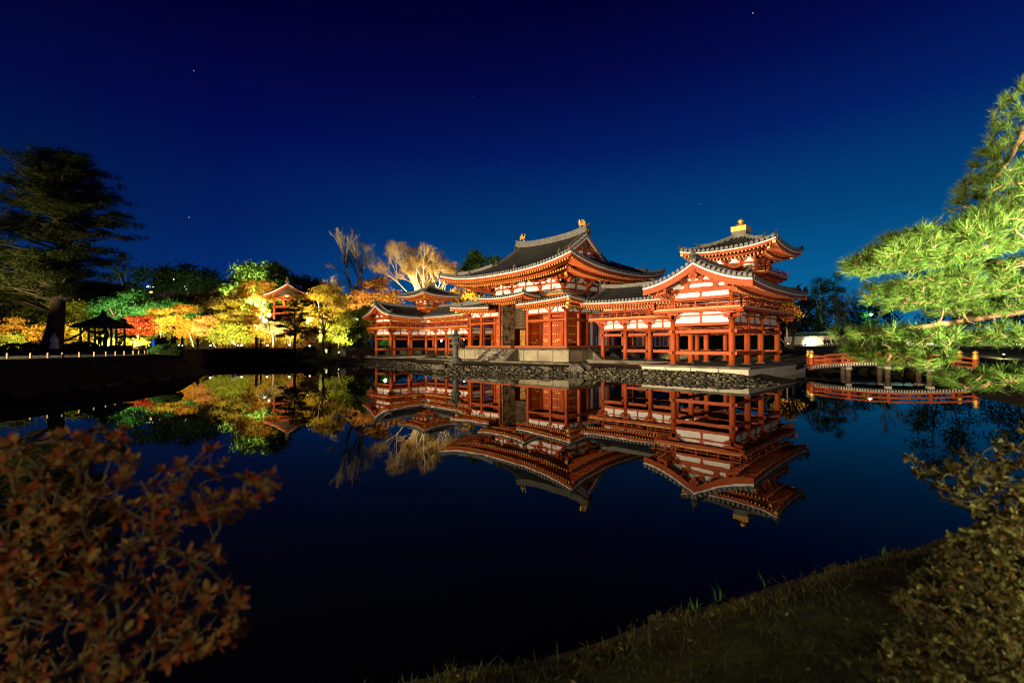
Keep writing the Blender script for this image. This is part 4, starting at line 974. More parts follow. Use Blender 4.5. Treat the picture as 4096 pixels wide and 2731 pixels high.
# white garden wall with teal tiled cap
def wall_run(pts, h, label):
    w_ = empty('garden_wall', pts[0]); prop(w_, label, 'wall'); mb = MB(); cb = MB(); st = MB()
    for a, b in zip(pts, pts[1:]):
        a, b = Vector(a), Vector(b); up = Vector((0, 0, 1)); mb.bar(a + up * (h / 2), b + up * (h / 2), .5, h, 0); st.bar(a + up * .12, b + up * .12, .62, .3)
        for i in range(5): mb.bar(a + up * (.5 + i * .32), b + up * (.5 + i * .32), .515, .02, 1)
        L = (b - a).length; d = (b - a).normalized(); n_ = Vector((-d.y, d.x, 0)); k_ = int(L / .36)
        for s in (-1, 1): cb.add([a + n_ * (s * .62) + up * h, b + n_ * (s * .62) + up * h, b + up * (h + .5), a + up * (h + .5)], [(0, 1, 2, 3)])
        for i in range(k_):
            p = a + d * (L * (i + .5) / k_)
            for s in (-1, 1): cb.tube([p + n_ * (s * .66) + up * (h + .02), p + up * (h + .52)], .085, 6)
        cb.sweep([a + up * (h + .48), b + up * (h + .48)], .3, .26)
    mb.build('plaster', [CREAM, PLANK], w_); cb.build('tiled_cap', BTILE, w_); st.build('stone_footing', ROCK, w_); return w_
WR = [at(3140, 82, gz(3140, 82)), at(3330, 76, gz(3330, 76)), at(3560, 70, gz(3560, 70)), at(3800, 66, gz(3800, 66)), at(4200, 62, gz(4200, 62))]
wall_run(WR, 1.75, 'long cream plaster garden wall with teal tiled cap beyond the red bridge')

# ================================================================== vegetation
def inpoly(P, poly):
    ins = np.zeros(len(P), bool); A = np.array(poly, float); B = np.roll(A, -1, 0)
    for a, b in zip(A, B):
        c = (a[1] > P[:, 1]) != (b[1] > P[:, 1])
        with np.errstate(divide='ignore', invalid='ignore'): ins ^= c & (P[:, 0] < (b[0] - a[0]) * (P[:, 1] - a[1]) / (b[1] - a[1]) + a[0])
    return ins
def edged(P, poly):
    A = np.array(poly, float); B = np.roll(A, -1, 0); dm = np.full(len(P), 1e9)
    for a, b in zip(A, B):
        ab = b - a; t = np.clip(((P - a) @ ab) / (ab @ ab), 0, 1); dm = np.minimum(dm, np.hypot(*(P - a - t[:, None] * ab).T))
    return dm
def clusters(d, outline, n, thick, seed, inset=.25, clump=0.0, kk=9):     # clump centres filling a crown of the given silhouette, with real depth
    g = np.random.default_rng(seed); poly = np.array([((u - 2048) / F_PX * d, CAM.z + (VH - v) / F_PX * d) for u, v in outline])
    lo, hi = poly.min(0), poly.max(0); pts = []
    while len(pts) < n:
        c = g.uniform(lo, hi, (400, 2)); c = c[inpoly(c, poly)]; e = edged(c, poly); c = c[e > inset * .4]
        for q in c:
            if len(pts) >= n: break
            pts.append(q)
    P = np.array(pts)
    if clump:
        Q = P[:max(3, n // kk)]; P = P + (Q[np.argmin(((P[:, None] - Q[None]) ** 2).sum(-1), 1)] - P) * clump
    e = edged(P, poly); m = max(e.max(), .1); dz = g.uniform(-1, 1, n) * thick * np.sqrt(np.clip(e / m, .05, 1))
    C = np.array(CAM)[None] + np.array(RT)[None] * P[:, :1] + np.array(FW)[None] * (d + dz)[:, None]; C[:, 2] = P[:, 1]
    return C
def leaf_quads(C, R, n_per, size, seed, flat=.7, aspect=.55, droop=0, up=0.0):
    g = np.random.default_rng(seed); R = np.broadcast_to(R, (len(C),)); N = len(C) * n_per
    o = g.normal(0, .5, (len(C), n_per, 3)); o[..., 2] *= flat; o[..., 2] -= droop * (o[..., 0] ** 2 + o[..., 1] ** 2)
    p = (C[:, None] + o * R[:, None, None]).reshape(-1, 3)
    a = g.normal(0, 1, (N, 3)); a[:, 2] = a[:, 2] * (1 - up) + up * np.abs(a[:, 2]); a /= np.linalg.norm(a, axis=1)[:, None]; b = np.cross(a, g.normal(0, 1, (N, 3))); b /= np.linalg.norm(b, axis=1)[:, None] + 1e-9
    s = (size * g.uniform(.6, 1.3, N))[:, None]; a = a * s; b = b * s * aspect
    V = np.stack([p - a * .5, p - b * .5, p + a * .5, p + b * .5], 1).reshape(-1, 3); Fq = np.arange(N * 4).reshape(-1, 4)
    return V, Fq
def limbs(mb, base, fork, C, r0, seed, main=6, n=6, rough=.12):
    g = random.Random(seed); base = Vector(base); fork = Vector(fork); k = 5
    pts = [base.lerp(fork, i / k) + Vector((g.uniform(-1, 1), g.uniform(-1, 1), 0)) * (r0 * .6 * (0 < i < k)) for i in range(k + 1)]
    mb.tube(pts, [r0 * (1.35 if i == 0 else 1 - .35 * i / k) for i in range(k + 1)], 8)
    Cs = [Vector(c) for c in C]; sel = [max(Cs, key=lambda c: (c - fork).length)]
    while len(sel) < min(main, len(Cs)): sel.append(max(Cs, key=lambda c: min((c - q).length for q in sel)))
    paths = []
    for c in sel:
        L = (c - fork).length; mid = fork.lerp(c, .5) + Vector((g.uniform(-1, 1), g.uniform(-1, 1), g.uniform(0, 1))) * L * rough
        P = [((1 - t) ** 2) * fork + 2 * t * (1 - t) * mid + t * t * c for t in lin(0, 1, 6)]; paths.append(P)
        mb.tube(P, [r0 * .5 * (1 - .85 * i / 6) + .01 for i in range(7)], 6)
    for c in Cs:
        if c in sel: continue
        q = min((p for P in paths for p in P[1:]), key=lambda p: (p - c).length); m_ = q.lerp(c, .5) + Vector((g.uniform(-1, 1), g.uniform(-1, 1), g.uniform(-.3, 1))) * (c - q).length * .15
        mb.tube([q, m_, c], [r0 * .14 + .01, r0 * .09 + .008, .01], 4, 0, False)
LM = dict(
    camphor=leafmat('camphor_leaf', (.030, .070, .012), (.075, .145, .022), (.14, .20, .035)), dark=leafmat('dark_leaf', (.008, .020, .008), (.020, .042, .014), (.035, .06, .02)),
    ever=leafmat('evergreen_leaf', (.015, .055, .014), (.03, .105, .022), (.06, .14, .03)), yellow=leafmat('yellow_leaf', (.34, .21, .015), (.50, .34, .03), (.42, .38, .06)),
    olive=leafmat('olive_leaf', (.16, .13, .015), (.30, .22, .022), (.24, .24, .04)), orange=leafmat('orange_leaf', (.32, .10, .014), (.46, .24, .022), (.44, .33, .04)),
    red=leafmat('red_leaf', (.09, .008, .006), (.19, .022, .008), (.28, .07, .012)), pink=leafmat('pink_leaf', (.36, .10, .03), (.48, .26, .06), (.52, .38, .10)),
    brown=leafmat('brown_leaf', (.09, .032, .010), (.16, .065, .014), (.22, .12, .022)), lime=leafmat('lime_leaf', (.10, .15, .015), (.20, .24, .025), (.36, .32, .04)),
    pale=leafmat('pale_leaf', (.30, .22, .07), (.42, .33, .12), (.5, .42, .2)), zelk=leafmat('zelkova_leaf', (.32, .15, .03), (.40, .24, .06), (.40, .30, .10)),
    pine=leafmat('pine_needle', (.022, .062, .010), (.07, .135, .02), (.17, .225, .045), .25), bpine=leafmat('dark_pine_needle', (.020, .036, .010), (.042, .060, .016), (.085, .075, .024), .2),
    azalea=leafmat('azalea_leaf', (.22, .030, .015), (.27, .12, .035), (.23, .20, .055), .3), azgreen=leafmat('azalea_green_leaf', (.15, .05, .018), (.24, .19, .045), (.46, .46, .18), .3),
    hedge=leafmat('hedge_leaf', (.010, .02, .007), (.022, .038, .010), (.04, .06, .018)), grass=leafmat('grass_blade', (.07, .04, .016), (.075, .075, .022), (.15, .16, .05), .3))
def tree(name, label, d, outline, mt, n, per, size, base_u, r0, seed, thick=2.2, R=1.0, flat=.6, group='trees of the lit garden', cat='tree', bark=None, main=6, fork=.25, base_z=None, droop=0, leafy='crown', aspect=.55, base_d=None):
    if group in ('trees of the lit garden', 'shrubs of the lit garden'): n = int(n * 1.45); per = int(per * 1.35); R *= .92
    C = clusters(d, outline, n, thick, seed, .25, .32 if group == 'trees of the lit garden' else 0); bz_ = gz(base_u, base_d or d) - .15 if base_z is None else base_z; b = at(base_u, base_d or d, bz_)
    t = empty(name, b); prop(t, label, cat, group)
    cz = C[:, 2].min(); cen = Vector(C.mean(0)); fk = Vector(b).lerp(cen, .55); fk.z = max(b.z + .6, cz + (cen.z - cz) * fork)
    mb = MB(); limbs(mb, b, fk, C, r0, seed, main); mb.build('trunk', bark or BARK, t, True)
    V, Fq = leaf_quads(C, R, per, size, seed + 1, flat, aspect, droop); np_mesh(leafy, V, Fq, LM[mt], t)
    return t
LAMPC = (1, .80, .42)
def uplight(u, d, tu, tv, power, td=None, color=LAMPC, size=95):
    z = gz(u, d) + .35; tg = at(tu, td or d + 3, hz(tv, td or d + 3)); return spot('garden_uplight_beam', at(u, d, z), tg, power, color, size, .8, .15)

# lit autumn garden on the far shore
tree('camphor_tree', 'tall broad green tree rising behind the orange maple, left of the red pavilion', 84, [(918, 1250), (918, 1130), (935, 1095), (985, 1052), (1040, 1034), (1090, 1044), (1130, 1075), (1165, 1120), (1172, 1160), (1135, 1190), (1110, 1235), (1060, 1260), (980, 1260)], 'camphor', 80, 170, .46, 1040, .5, 21, 4, 1.7)
tree('maple_tree', 'tall orange maple with glowing pale branches in front of the tall green tree', 77, [(928, 1300), (916, 1200), (950, 1150), (985, 1115), (1040, 1105), (1085, 1130), (1110, 1180), (1112, 1240), (1090, 1290), (1030, 1330), (960, 1330)], 'orange', 60, 130, .30, 1035, .26, 22, 2.5, 1.15, .45, bark=PALEB, main=9, base_z=2.2)
tree('maple_tree', 'wide golden yellow maple between the red pavilion and the far wing', 74, [(1160, 1300), (1168, 1220), (1186, 1150), (1225, 1128), (1290, 1124), (1340, 1128), (1382, 1155), (1398, 1200), (1402, 1260), (1380, 1330), (1300, 1335), (1220, 1335)], 'yellow', 70, 140, .30, 1285, .3, 23, 3, 1.25, .4, bark=PALEB, main=10)
tree('maple_tree', 'small olive yellow maple standing left of the two visitors', 72, [(858, 1330), (850, 1260), (880, 1200), (920, 1175), (960, 1195), (985, 1270), (962, 1330), (900, 1350)], 'olive', 40, 120, .26, 917, .14, 24, 2, 1.0, .4, bark=PALEB)
tree('maple_tree', 'bright yellow maple right of the red one by the gazebo', 70, [(588, 1325), (590, 1268), (618, 1230), (660, 1222), (700, 1240), (708, 1290), (692, 1335), (640, 1330)], 'yellow', 34, 120, .26, 646, .15, 25, 2, 1.0, .4, bark=PALEB)
tree('maple_tree', 'deep red maple beside the thatched gazebo', 66, [(503, 1335), (508, 1275), (540, 1250), (580, 1252), (602, 1280), (600, 1333), (560, 1340)], 'red', 28, 130, .24, 550, .12, 26, 1.8, .85, .45, bark=PALEB)
tree('maple_tree', 'orange red maple right of the yellow one', 73, [(690, 1335), (688, 1255), (720, 1212), (762, 1215), (795, 1250), (800, 1315), (770, 1350), (720, 1348)], 'orange', 34, 130, .26, 775, .14, 27, 2, 1.0, .45, bark=PALEB)
tree('maple_tree', 'pinkish maple with a leaning pale trunk beside a bright ground lamp', 70, [(788, 1330), (795, 1272), (830, 1253), (866, 1272), (876, 1332), (830, 1350)], 'pink', 28, 120, .24, 862, .12, 28, 1.7, .85, .4, bark=PALEB)
tree('maple_tree', 'rust brown maple crown high on the slope behind the garden', 90, [(590, 1225), (640, 1175), (720, 1158), (800, 1165), (872, 1150), (895, 1190), (872, 1240), (700, 1245)], 'brown', 44, 110, .34, 740, .25, 29, 3, 1.4, .5)
tree('evergreen_tree', 'deep green evergreen crown behind the thatched gazebo', 84, [(300, 1275), (330, 1215), (420, 1165), (500, 1158), (570, 1165), (600, 1200), (592, 1262), (460, 1280)], 'ever', 52, 130, .36, 450, .3, 30, 3, 1.4)
tree('evergreen_tree', 'deep green evergreen crown above the red and yellow maples', 85, [(570, 1262), (600, 1205), (660, 1180), (740, 1190), (785, 1232), (772, 1270), (680, 1280)], 'ever', 36, 130, .36, 670, .28, 31, 3, 1.3)
tree('broadleaf_tree', 'yellow green tree at the picture edge behind the big pine', 74, [(-160, 1340), (-120, 1220), (-20, 1185), (80, 1165), (170, 1190), (190, 1260), (160, 1340)], 'lime', 46, 120, .32, 60, .2, 32, 3, 1.3, base_d=74)
tree('broadleaf_tree', 'green yellow tree between the big pine trunk and the gazebo', 72, [(180, 1345), (190, 1215), (240, 1168), (310, 1180), (345, 1240), (335, 1345)], 'lime', 34, 120, .30, 280, .18, 33, 2.5, 1.1)
tree('maple_tree', 'amber maple low behind the dark hedge left of the big pine', 64, [(-60, 1375), (-40, 1300), (60, 1270), (150, 1290), (175, 1330), (150, 1375)], 'orange', 30, 110, .24, 70, .13, 34, 1.8, .9, .45)
tree('maple_tree', 'golden maple just right of the big pine trunk', 63, [(250, 1360), (255, 1290), (310, 1262), (350, 1290), (345, 1355)], 'yellow', 20, 110, .24, 305, .12, 35, 1.5, .85, .45)
tree('maple_tree', 'red brown maple behind the far wing roof under the bare tree', 80, [(1375, 1230), (1390, 1165), (1430, 1130), (1490, 1108), (1550, 1118), (1590, 1160), (1600, 1225), (1480, 1250)], 'brown', 56, 140, .32, 1480, .25, 36, 3, 1.3, .5, main=8)
tree('maple_tree', 'gold and green maple mass behind the gable of the far wing', 72, [(1385, 1345), (1380, 1270), (1405, 1222), (1470, 1205), (1540, 1205), (1590, 1235), (1580, 1330), (1480, 1350)], 'lime', 50, 130, .28, 1450, .2, 37, 2.5, 1.1, .5)
tree('maple_tree', 'glowing orange maple between the far tower and the main roof', 76, [(1760, 1255), (1785, 1165), (1830, 1130), (1885, 1138), (1930, 1180), (1950, 1260)], 'orange', 40, 140, .28, 1850, .2, 38, 2.5, 1.1, .45)
tree('evergreen_tree', 'clumped dark evergreen left of the main roof slope', 88, [(1843, 1110), (1850, 1045), (1880, 1008), (1902, 1005), (1938, 1020), (1947, 1055), (1930, 1110)], 'camphor', 26, 130, .32, 1895, .3, 39, 2, 1.15)
tree('evergreen_tree', 'small dark evergreen touching the main roof slope', 88, [(1945, 1095), (1948, 1032), (1975, 1010), (2000, 1035), (2006, 1090)], 'camphor', 14, 130, .32, 1975, .25, 40, 1.5, 1.0)
tree('shrub', 'yellow green understory shrubs between the dark pine and the far wing', 67, [(1285, 1375), (1300, 1300), (1350, 1262), (1400, 1265), (1425, 1310), (1415, 1372)], 'lime', 34, 110, .24, 1350, .08, 41, 1.8, .85, .6, cat='shrub', group='shrubs of the lit garden')
tree('sapling', 'slender pale trunked young maple right of the two visitors', 68, [(1045, 1325), (1052, 1288), (1090, 1265), (1128, 1290), (1138, 1325), (1090, 1335)], 'pale', 18, 90, .22, 1092, .1, 42, 1.2, .75, .35, bark=PALEB)
tree('sapling', 'small pale maple in front of the leafy slope under the golden maple', 69, [(1130, 1345), (1140, 1312), (1165, 1300), (1195, 1318), (1200, 1345), (1165, 1352)], 'pink', 12, 80, .20, 1157, .07, 43, 1, .6, .35, bark=PALEB)
for i, (u0, u1, v0, mt, lab) in enumerate(((205, 300, 1338, 'olive', 'lit olive shrub below the big pine'), (385, 470, 1340, 'lime', 'lime green lit shrub under the gazebo'), (500, 590, 1352, 'yellow', 'golden low shrub under the red maple'), (600, 690, 1352, 'ever', 'green low shrub under the yellow maple'), (-40, 110, 1325, 'lime', 'lit green shrub behind the hedge at the picture edge'))):
    tree('shrub', lab, 61 + i % 3, [(u0, 1385), (u0 + 8, v0 + 12), ((u0 + u1) / 2, v0), (u1 - 8, v0 + 14), (u1, 1385)], mt, 16, 90, .2, (u0 + u1) / 2, .05, 50 + i, 1.2, .7, .6, cat='shrub', group='shrubs of the lit garden', fork=.1)
for i, (u0, u1, v0, d_, mt, lab) in enumerate(((855, 985, 1290, 70, 'lime', 'loose yellow green bush under the olive maple'), (985, 1100, 1300, 73, 'yellow', 'golden bush at the foot of the tall orange maple'), (1110, 1215, 1275, 72, 'olive', 'olive gold bush below the red pavilion'), (690, 800, 1300, 76, 'olive', 'olive bush behind the orange red maple'), (560, 690, 1290, 75, 'lime', 'lime bush behind the yellow maple'), (100, 330, 1290, 70, 'yellow', 'golden thicket behind the big pine trunk'), (330, 510, 1275, 70, 'olive', 'olive gold thicket behind the gazebo'), (800, 900, 1180, 82, 'olive', 'olive maple crown left of the tall orange maple'))):
    tree('shrub', lab, d_, [(u0, 1375), (u0 + 6, v0 + 22), (u0 * .6 + u1 * .4, v0), (u1 - 10, v0 + 16), (u1, 1375)], mt, 30, 100, .24, (u0 + u1) / 2, .06, 110 + i, 2, .95, .5, cat='shrub', group='shrubs of the lit garden', fork=.1, bark=PALEB)
# unlit trees that stand in front of the lights
tree('pine_tree', 'dark pruned pine silhouetted before the golden maple', 61, [(1100, 1345), (1120, 1300), (1105, 1270), (1135, 1240), (1122, 1215), (1180, 1188), (1235, 1200), (1228, 1245), (1245, 1280), (1225, 1310), (1240, 1345), (1180, 1355)], 'bpine', 44, 150, .26, 1185, .22, 44, 1.8, .62, .28, group='unlit trees on the far bank', main=9, fork=.3, aspect=.22)
tree('bare_maple', 'gnarled dark maple leaning over the bank beside the dark pine', 60, [(1235, 1330), (1240, 1260), (1270, 1225), (1320, 1240), (1345, 1285), (1335, 1340), (1280, 1345)], 'brown', 34, 26, .2, 1297, .16, 45, 1.8, .8, .5, group='unlit trees on the far bank', main=10, fork=.2, base_z=.2)
tree('hedge', 'dark clipped hedge on the bank left of the far wing', 63, [(1385, 1392), (1390, 1320), (1410, 1298), (1450, 1300), (1480, 1340), (1478, 1392)], 'hedge', 26, 90, .24, 1430, .1, 46, 1.5, .8, .7, cat='hedge', group='unlit trees on the far bank')
for i, (o_, d_, lab) in enumerate((([(395, 1200), (430, 1050), (470, 1000), (530, 988), (580, 1010), (608, 1060), (600, 1180)], 104, 'broad black tree standing right of the big pine against the sky'), ([(612, 1170), (630, 1080), (665, 1052), (690, 1075), (700, 1160)], 112, 'narrow black round tree on the skyline left of centre'), ([(690, 1170), (700, 1065), (745, 1046), (790, 1070), (800, 1165)], 112, 'large black round tree on the skyline'), ([(800, 1165), (808, 1090), (840, 1078), (868, 1095), (870, 1165)], 112, 'small black round tree on the skyline beside the tall green tree'))):
    tree('skyline_tree', lab, d_, o_, 'dark', 40, 60, .6, sum(u for u, v in o_) / len(o_), .3, 60 + i, 3, 1.6, .7, group='black trees on the hill skyline', base_z=4)
# distant forest on the hills
g = np.random.default_rng(5); us = g.uniform(-300, 1700, 900); ds = g.uniform(150, 190, 900); zz = np.array([gz(u, d) for u, d in zip(us, ds)]) + g.uniform(-.5, 1.2, 900)
C = np.array([at(u, d, z) for u, d, z in zip(us, ds, zz)]); V, Fq = leaf_quads(C, g.uniform(1.6, 3.2, 900), 40, .9, 6, .8); o = np_mesh('distant_forest', V, Fq, LM['dark']); prop(o, 'black wooded hills on the horizon', kind='stuff')
# leafy bank behind the shore path
g = np.random.default_rng(6); us = g.uniform(880, 1260, 2600); ds = g.uniform(67.5, 84, 2600); C = np.array([at(u, d, gz(u, d) + .12) for u, d in zip(us, ds)])
V, Fq = leaf_quads(C, .5, 6, .2, 9, .4); o = np_mesh('ground_cover', V, Fq, LM['brown']); prop(o, 'rusty leafy ground cover on the slope behind the far path', kind='stuff')

# bare tree and zelkova
def fractal(name, label, base, height, spread, seed, stems, r0, bark, leaf=None, nleaf=0, lsize=.2, depth=5, dirs=None, group='bare trees behind the temple'):
    g = random.Random(seed); t = empty(name, base); prop(t, label, 'tree', group); mb = MB(); tips = []
    def grow(p, d, L, r, k):
        q = p; pts = [p]; n = 3
        for i in range(n):
            d = (d + Vector((g.uniform(-1, 1), g.uniform(-1, 1), g.uniform(-.4, .9))) * .13).normalized(); q = q + d * (L / n); pts.append(q)
        mb.tube(pts, [r * (1 - .3 * i / n) for i in range(n + 1)], 7 if k > 3 else 4, 0, False)
        if k == 0: tips.append(q); return
        if k <= 2: tips.append(q)
        for j in range(3 if g.random() < (.55 if k > 1 else .8) else 2):
            ax = Vector((g.uniform(-1, 1), g.uniform(-1, 1), g.uniform(-.5, .6))); nd = (d + ax * spread).normalized(); nd.z = max(nd.z, -.05)
            grow(pts[-1 - (j == 2)], nd, L * g.uniform(.62, .84), max(r * (.66 if j else .72), .012), k - 1)
    for i in range(stems):
        dv = Vector(dirs[i]) if dirs else Vector((g.uniform(-.4, .4), g.uniform(-.4, .4), 1)); f_ = dv.length if dirs else 1.0; grow(Vector(base), dv.normalized(), height * g.uniform(.26, .33) * min(1.1, f_), r0 * (1 if i == 0 else .8) * min(1, f_), depth)
    mb.build('trunk', bark, t, True)
    if leaf:
        C = np.array([tips[g.randrange(len(tips))] for _ in range(nleaf)]); V, Fq = leaf_quads(C, .55, 5, lsize, seed, .8); np_mesh('crown', V, Fq, LM[leaf], t)
    return t
sL = RT
fractal('bare_tree', 'bare dark limbed tree against the sky behind the far wing', at(1425, 82, 5), 18.0, .48, 41, 3, .32, GREYB, 'pale', 420, .14, 6, [RT * -.10 + Vector((0, 0, 1)), RT * .42 + Vector((0, 0, .95)), (RT * -.5 + Vector((0, 0, .8))) * .6])
fractal('zelkova_tree', 'large pale branched tree with sparse amber leaves behind the far tower', at(1700, 80, 6), 13.2, .52, 8, 5, .24, PALEB, 'zelk', 7000, .17, 7, [RT * .05 + Vector((0, 0, 1)), RT * .42 + Vector((0, 0, .9)), RT * -.28 + Vector((0, 0, .95)), RT * .50 + Vector((0, 0, .8)), (RT * -.4 + FW * .3 + Vector((0, 0, .85))) * .9, RT * .2 + FW * .4 + Vector((0, 0, .95))])

# the big pine on the left lawn
PT = empty('pine_tree', at(205, 42, gz(205, 42) - .1)); prop(PT, 'huge dark pine with a thick leaning trunk on the left lawn', 'tree', 'pines by the pond')
out1 = [(60, 690), (110, 640), (60, 620), (110, 592), (180, 600), (250, 590), (330, 605), (385, 650), (365, 690), (410, 730), (395, 765), (450, 800), (425, 825), (490, 850), (470, 880), (535, 930), (505, 965), (440, 960), (400, 930), (370, 980), (430, 1010), (400, 1060), (470, 1090), (440, 1140), (460, 1175), (380, 1195), (300, 1180), (240, 1200), (150, 1190), (80, 1205), (0, 1195), (-120, 1205), (-150, 1050), (-100, 900), (0, 860), (40, 830), (0, 790), (60, 760)]
C = clusters(42, out1, 200, 4.4, 71, .5); T0 = at(200, 42, gz(200, 42) - .3); tr = [T0, at(222, 42, hz(1300, 42)), at(238, 42, hz(1150, 42)), at(250, 42, hz(1000, 42)), at(240, 42, hz(820, 42)), at(225, 42, hz(660, 42))]
mb = MB(); mb.tube(tr, [.88, .62, .50, .38, .22, .08], 12)
gg = random.Random(4); PC = []
for c in C:
    c = Vector(c); q = min((tr[i].lerp(tr[i + 1], f) for i in range(1, 5) for f in (0, .33, .66)), key=lambda p: (p - c).length + abs(p.z - c.z + 1.2)); m_ = q.lerp(c, .5) + Vector((0, 0, .35)); mb.tube([q, m_, c], [.14, .08, .025], 5, 0, False)
    o_ = (c - q); o_.z = 0; o_ = o_.normalized()
    for j in range(8):                          # every branch ends in a flat pad of tufts
        PC.append(c + o_ * gg.uniform(-1.5, .7) + Vector((gg.uniform(-1.1, 1.1), gg.uniform(-1.1, 1.1), gg.uniform(-.12, .30))))
PC = np.array([tuple(p) for p in PC])
mb.build('trunk', BARK, PT, True); V, Fq = leaf_quads(PC, .62, 85, .34, 72, .45, .16, 0, .6); np_mesh('crown', V, Fq, LM['bpine'], PT)

# near pine: long needled branches reaching in from the right
NP = empty('pine_tree', pl(9.5, 6.2, -.2)); prop(NP, 'bright green long needled pine reaching over the bridge from the right edge', 'tree', 'pines by the pond')
PADS = [(5.6, [(4110, 250), (4075, 300), (4040, 520), (4012, 560), (3967, 640), (3915, 715), (3880, 800), (3905, 880), (4120, 900)], 190), (5.2, [(3827, 842), (3718, 879), (3609, 897), (3560, 957), (3451, 976), (3379, 1054), (3430, 1098), (3560, 1120), (3700, 1100), (3900, 1060), (4110, 1010), (4110, 850)], 400),
        (5.6, [(3480, 1120), (3497, 1240), (3560, 1280), (3700, 1265), (3850, 1290), (4000, 1290), (4110, 1270), (4110, 1000), (3800, 1060), (3600, 1090)], 330), (4.9, [(3362, 1312), (3412, 1360), (3480, 1380), (3510, 1460), (3560, 1496), (3655, 1492), (3630, 1400), (3690, 1345), (3640, 1290), (3500, 1272)], 150),
        (5.4, [(3800, 1290), (3770, 1360), (3900, 1400), (4110, 1410), (4110, 1270)], 90), (4.9, [(3838, 1494), (3875, 1560), (4000, 1604), (4110, 1584), (4110, 1445), (3950, 1440)], 75)]
boughs = [(5.4, [(4120, 960), (3950, 1010), (3800, 1020), (3620, 1040), (3440, 1060)]), (5.6, [(4120, 1060), (3960, 1050), (3830, 1110), (3700, 1180), (3560, 1230)]), (5.2, [(4120, 1250), (3930, 1270), (3760, 1300), (3640, 1320), (3560, 1390), (3540, 1470)]), (5.6, [(4120, 480), (4050, 620), (3980, 740), (3930, 840)]), (5.0, [(4120, 1530), (4020, 1520), (3930, 1535), (3870, 1555)]), (5.4, [(4120, 820), (3990, 900), (3860, 900), (3720, 920)])]
mb = MB(); bpts = []
tk = [pl(9.5, 6.2, -.6), pl(9.4, 6.2, 1.2), pl(9.1, 6.1, 2.8), pl(8.8, 6.0, 4.4), pl(8.5, 5.9, 6.0)]; mb.tube(tk, [.26, .22, .19, .14, .06], 10)
gg = random.Random(12)
for d_, P in boughs:
    pts = [at(u, d_ + .25 + gg.uniform(-.15, .15), hz(v, d_ + .25)) for u, v in P]; root = min((tk[i].lerp(tk[i + 1], f) for i in range(4) for f in (0, .5)), key=lambda p: (p - pts[0]).length); pts = [root] + pts
    fine = []
    for a, b in zip(pts, pts[1:]): fine += [a.lerp(b, i / 4) + Vector((gg.uniform(-1, 1), gg.uniform(-1, 1), gg.uniform(-1, 1))) * .022 for i in range(4)]
    fine.append(pts[-1]); k = len(fine); mb.tube(fine, [.040 * (1 - .75 * i / k) + .006 for i in range(k)], 8); bpts += fine[3:]
CT = []; 
for i, (d_, P, n) in enumerate(PADS): CT.append(clusters(d_, P, int(n * (1.0 if i == 3 else 1.25)), .7, 80 + i, .05 if i == 0 else .16, .42, 13))
CT = np.concatenate(CT); TD = []; BP = np.array([tuple(p) for p in bpts])
order = np.argsort([np.min(((BP - c) ** 2).sum(1)) for c in CT]); CT = CT[order]; nodes = BP.copy()
for c in CT:
    dd = ((nodes - c) ** 2).sum(1); q = Vector(nodes[int(np.argmin(dd))]); c = Vector(c); L_ = (c - q).length
    m_ = q.lerp(c, .5) + Vector((gg.uniform(-1, 1), gg.uniform(-1, 1), gg.uniform(-1, .3))) * L_ * .16
    mb.tube([q, q.lerp(m_, .5) + Vector((0, 0, -.01)), m_, c], [.010, .0085, .007, .005], 5, 0, False); nodes = np.vstack([nodes, [tuple(c)], [tuple(m_)]])
    dv = (c - q).normalized(); TD.append((dv * .7 + RT * -.3 + Vector((gg.uniform(-.3, .3), gg.uniform(-.3, .3), .6))).normalized())
mb.build('trunk', PBARK, NP, True)
def needles(C, T, per, length, width, seed):
    g = np.random.default_rng(seed); N = len(C) * per; C = np.repeat(np.asarray(C), per, 0); T = np.repeat(np.asarray(T), per, 0)
    base = C - T * g.uniform(0, .10, (N, 1)); dv = T + g.normal(0, .42, (N, 3)); dv /= np.linalg.norm(dv, axis=1)[:, None]; tip = base + dv * (length * g.uniform(.7, 1.15, (N, 1))); tip[:, 2] -= .012
    s = np.cross(dv, g.normal(0, 1, (N, 3))); s /= np.linalg.norm(s, axis=1)[:, None]; s *= width / 2
    return np.stack([base - s, base + s, tip], 1).reshape(-1, 3), np.arange(N * 3).reshape(-1, 3)
V, Fq = needles(CT, [tuple(t) for t in TD], 70, .140, .0062, 91); np_mesh('crown', V, Fq, LM['pine'], NP)

# clipped conifers, bare trees and dark trees beyond the white wall
tree('cloud_pruned_tree', 'clipped columnar conifer with knobbly top left of its twin behind the wall', 88, [(3246, 1335), (3250, 1220), (3262, 1120), (3290, 1101), (3312, 1125), (3314, 1200), (3328, 1335)], 'ever', 34, 130, .30, 3292, .35, 47, 1.6, .9, .8, group='clipped conifers behind the wall', bark=PALEB)
tree('cloud_pruned_tree', 'clipped columnar conifer with knobbly top beside the reddish bare tree', 89, [(3322, 1335), (3324, 1115), (3347, 1090), (3368, 1110), (3374, 1190), (3400, 1260), (3392, 1335)], 'ever', 34, 130, .30, 3335, .35, 48, 1.6, .9, .8, group='clipped conifers behind the wall', bark=PALEB)
fractal('bare_tree', 'reddish bare tree behind the white wall right of the clipped conifers', at(3450, 84, 0), 13, .5, 15, 3, .22, BARK, 'red', 240, .2, 5, group='bare trees behind the temple')
fractal('bare_maple', 'small bare maple with twisted trunk on the grass beside the near wing', at(3166, 47, gz(3166, 47) - .1), 4.6, .75, 19, 2, .17, BARK, 'brown', 200, .12, 5, [RT * .1 + Vector((0, 0, 1)), RT * -.8 + Vector((0, 0, .8))], group='bare trees behind the temple')
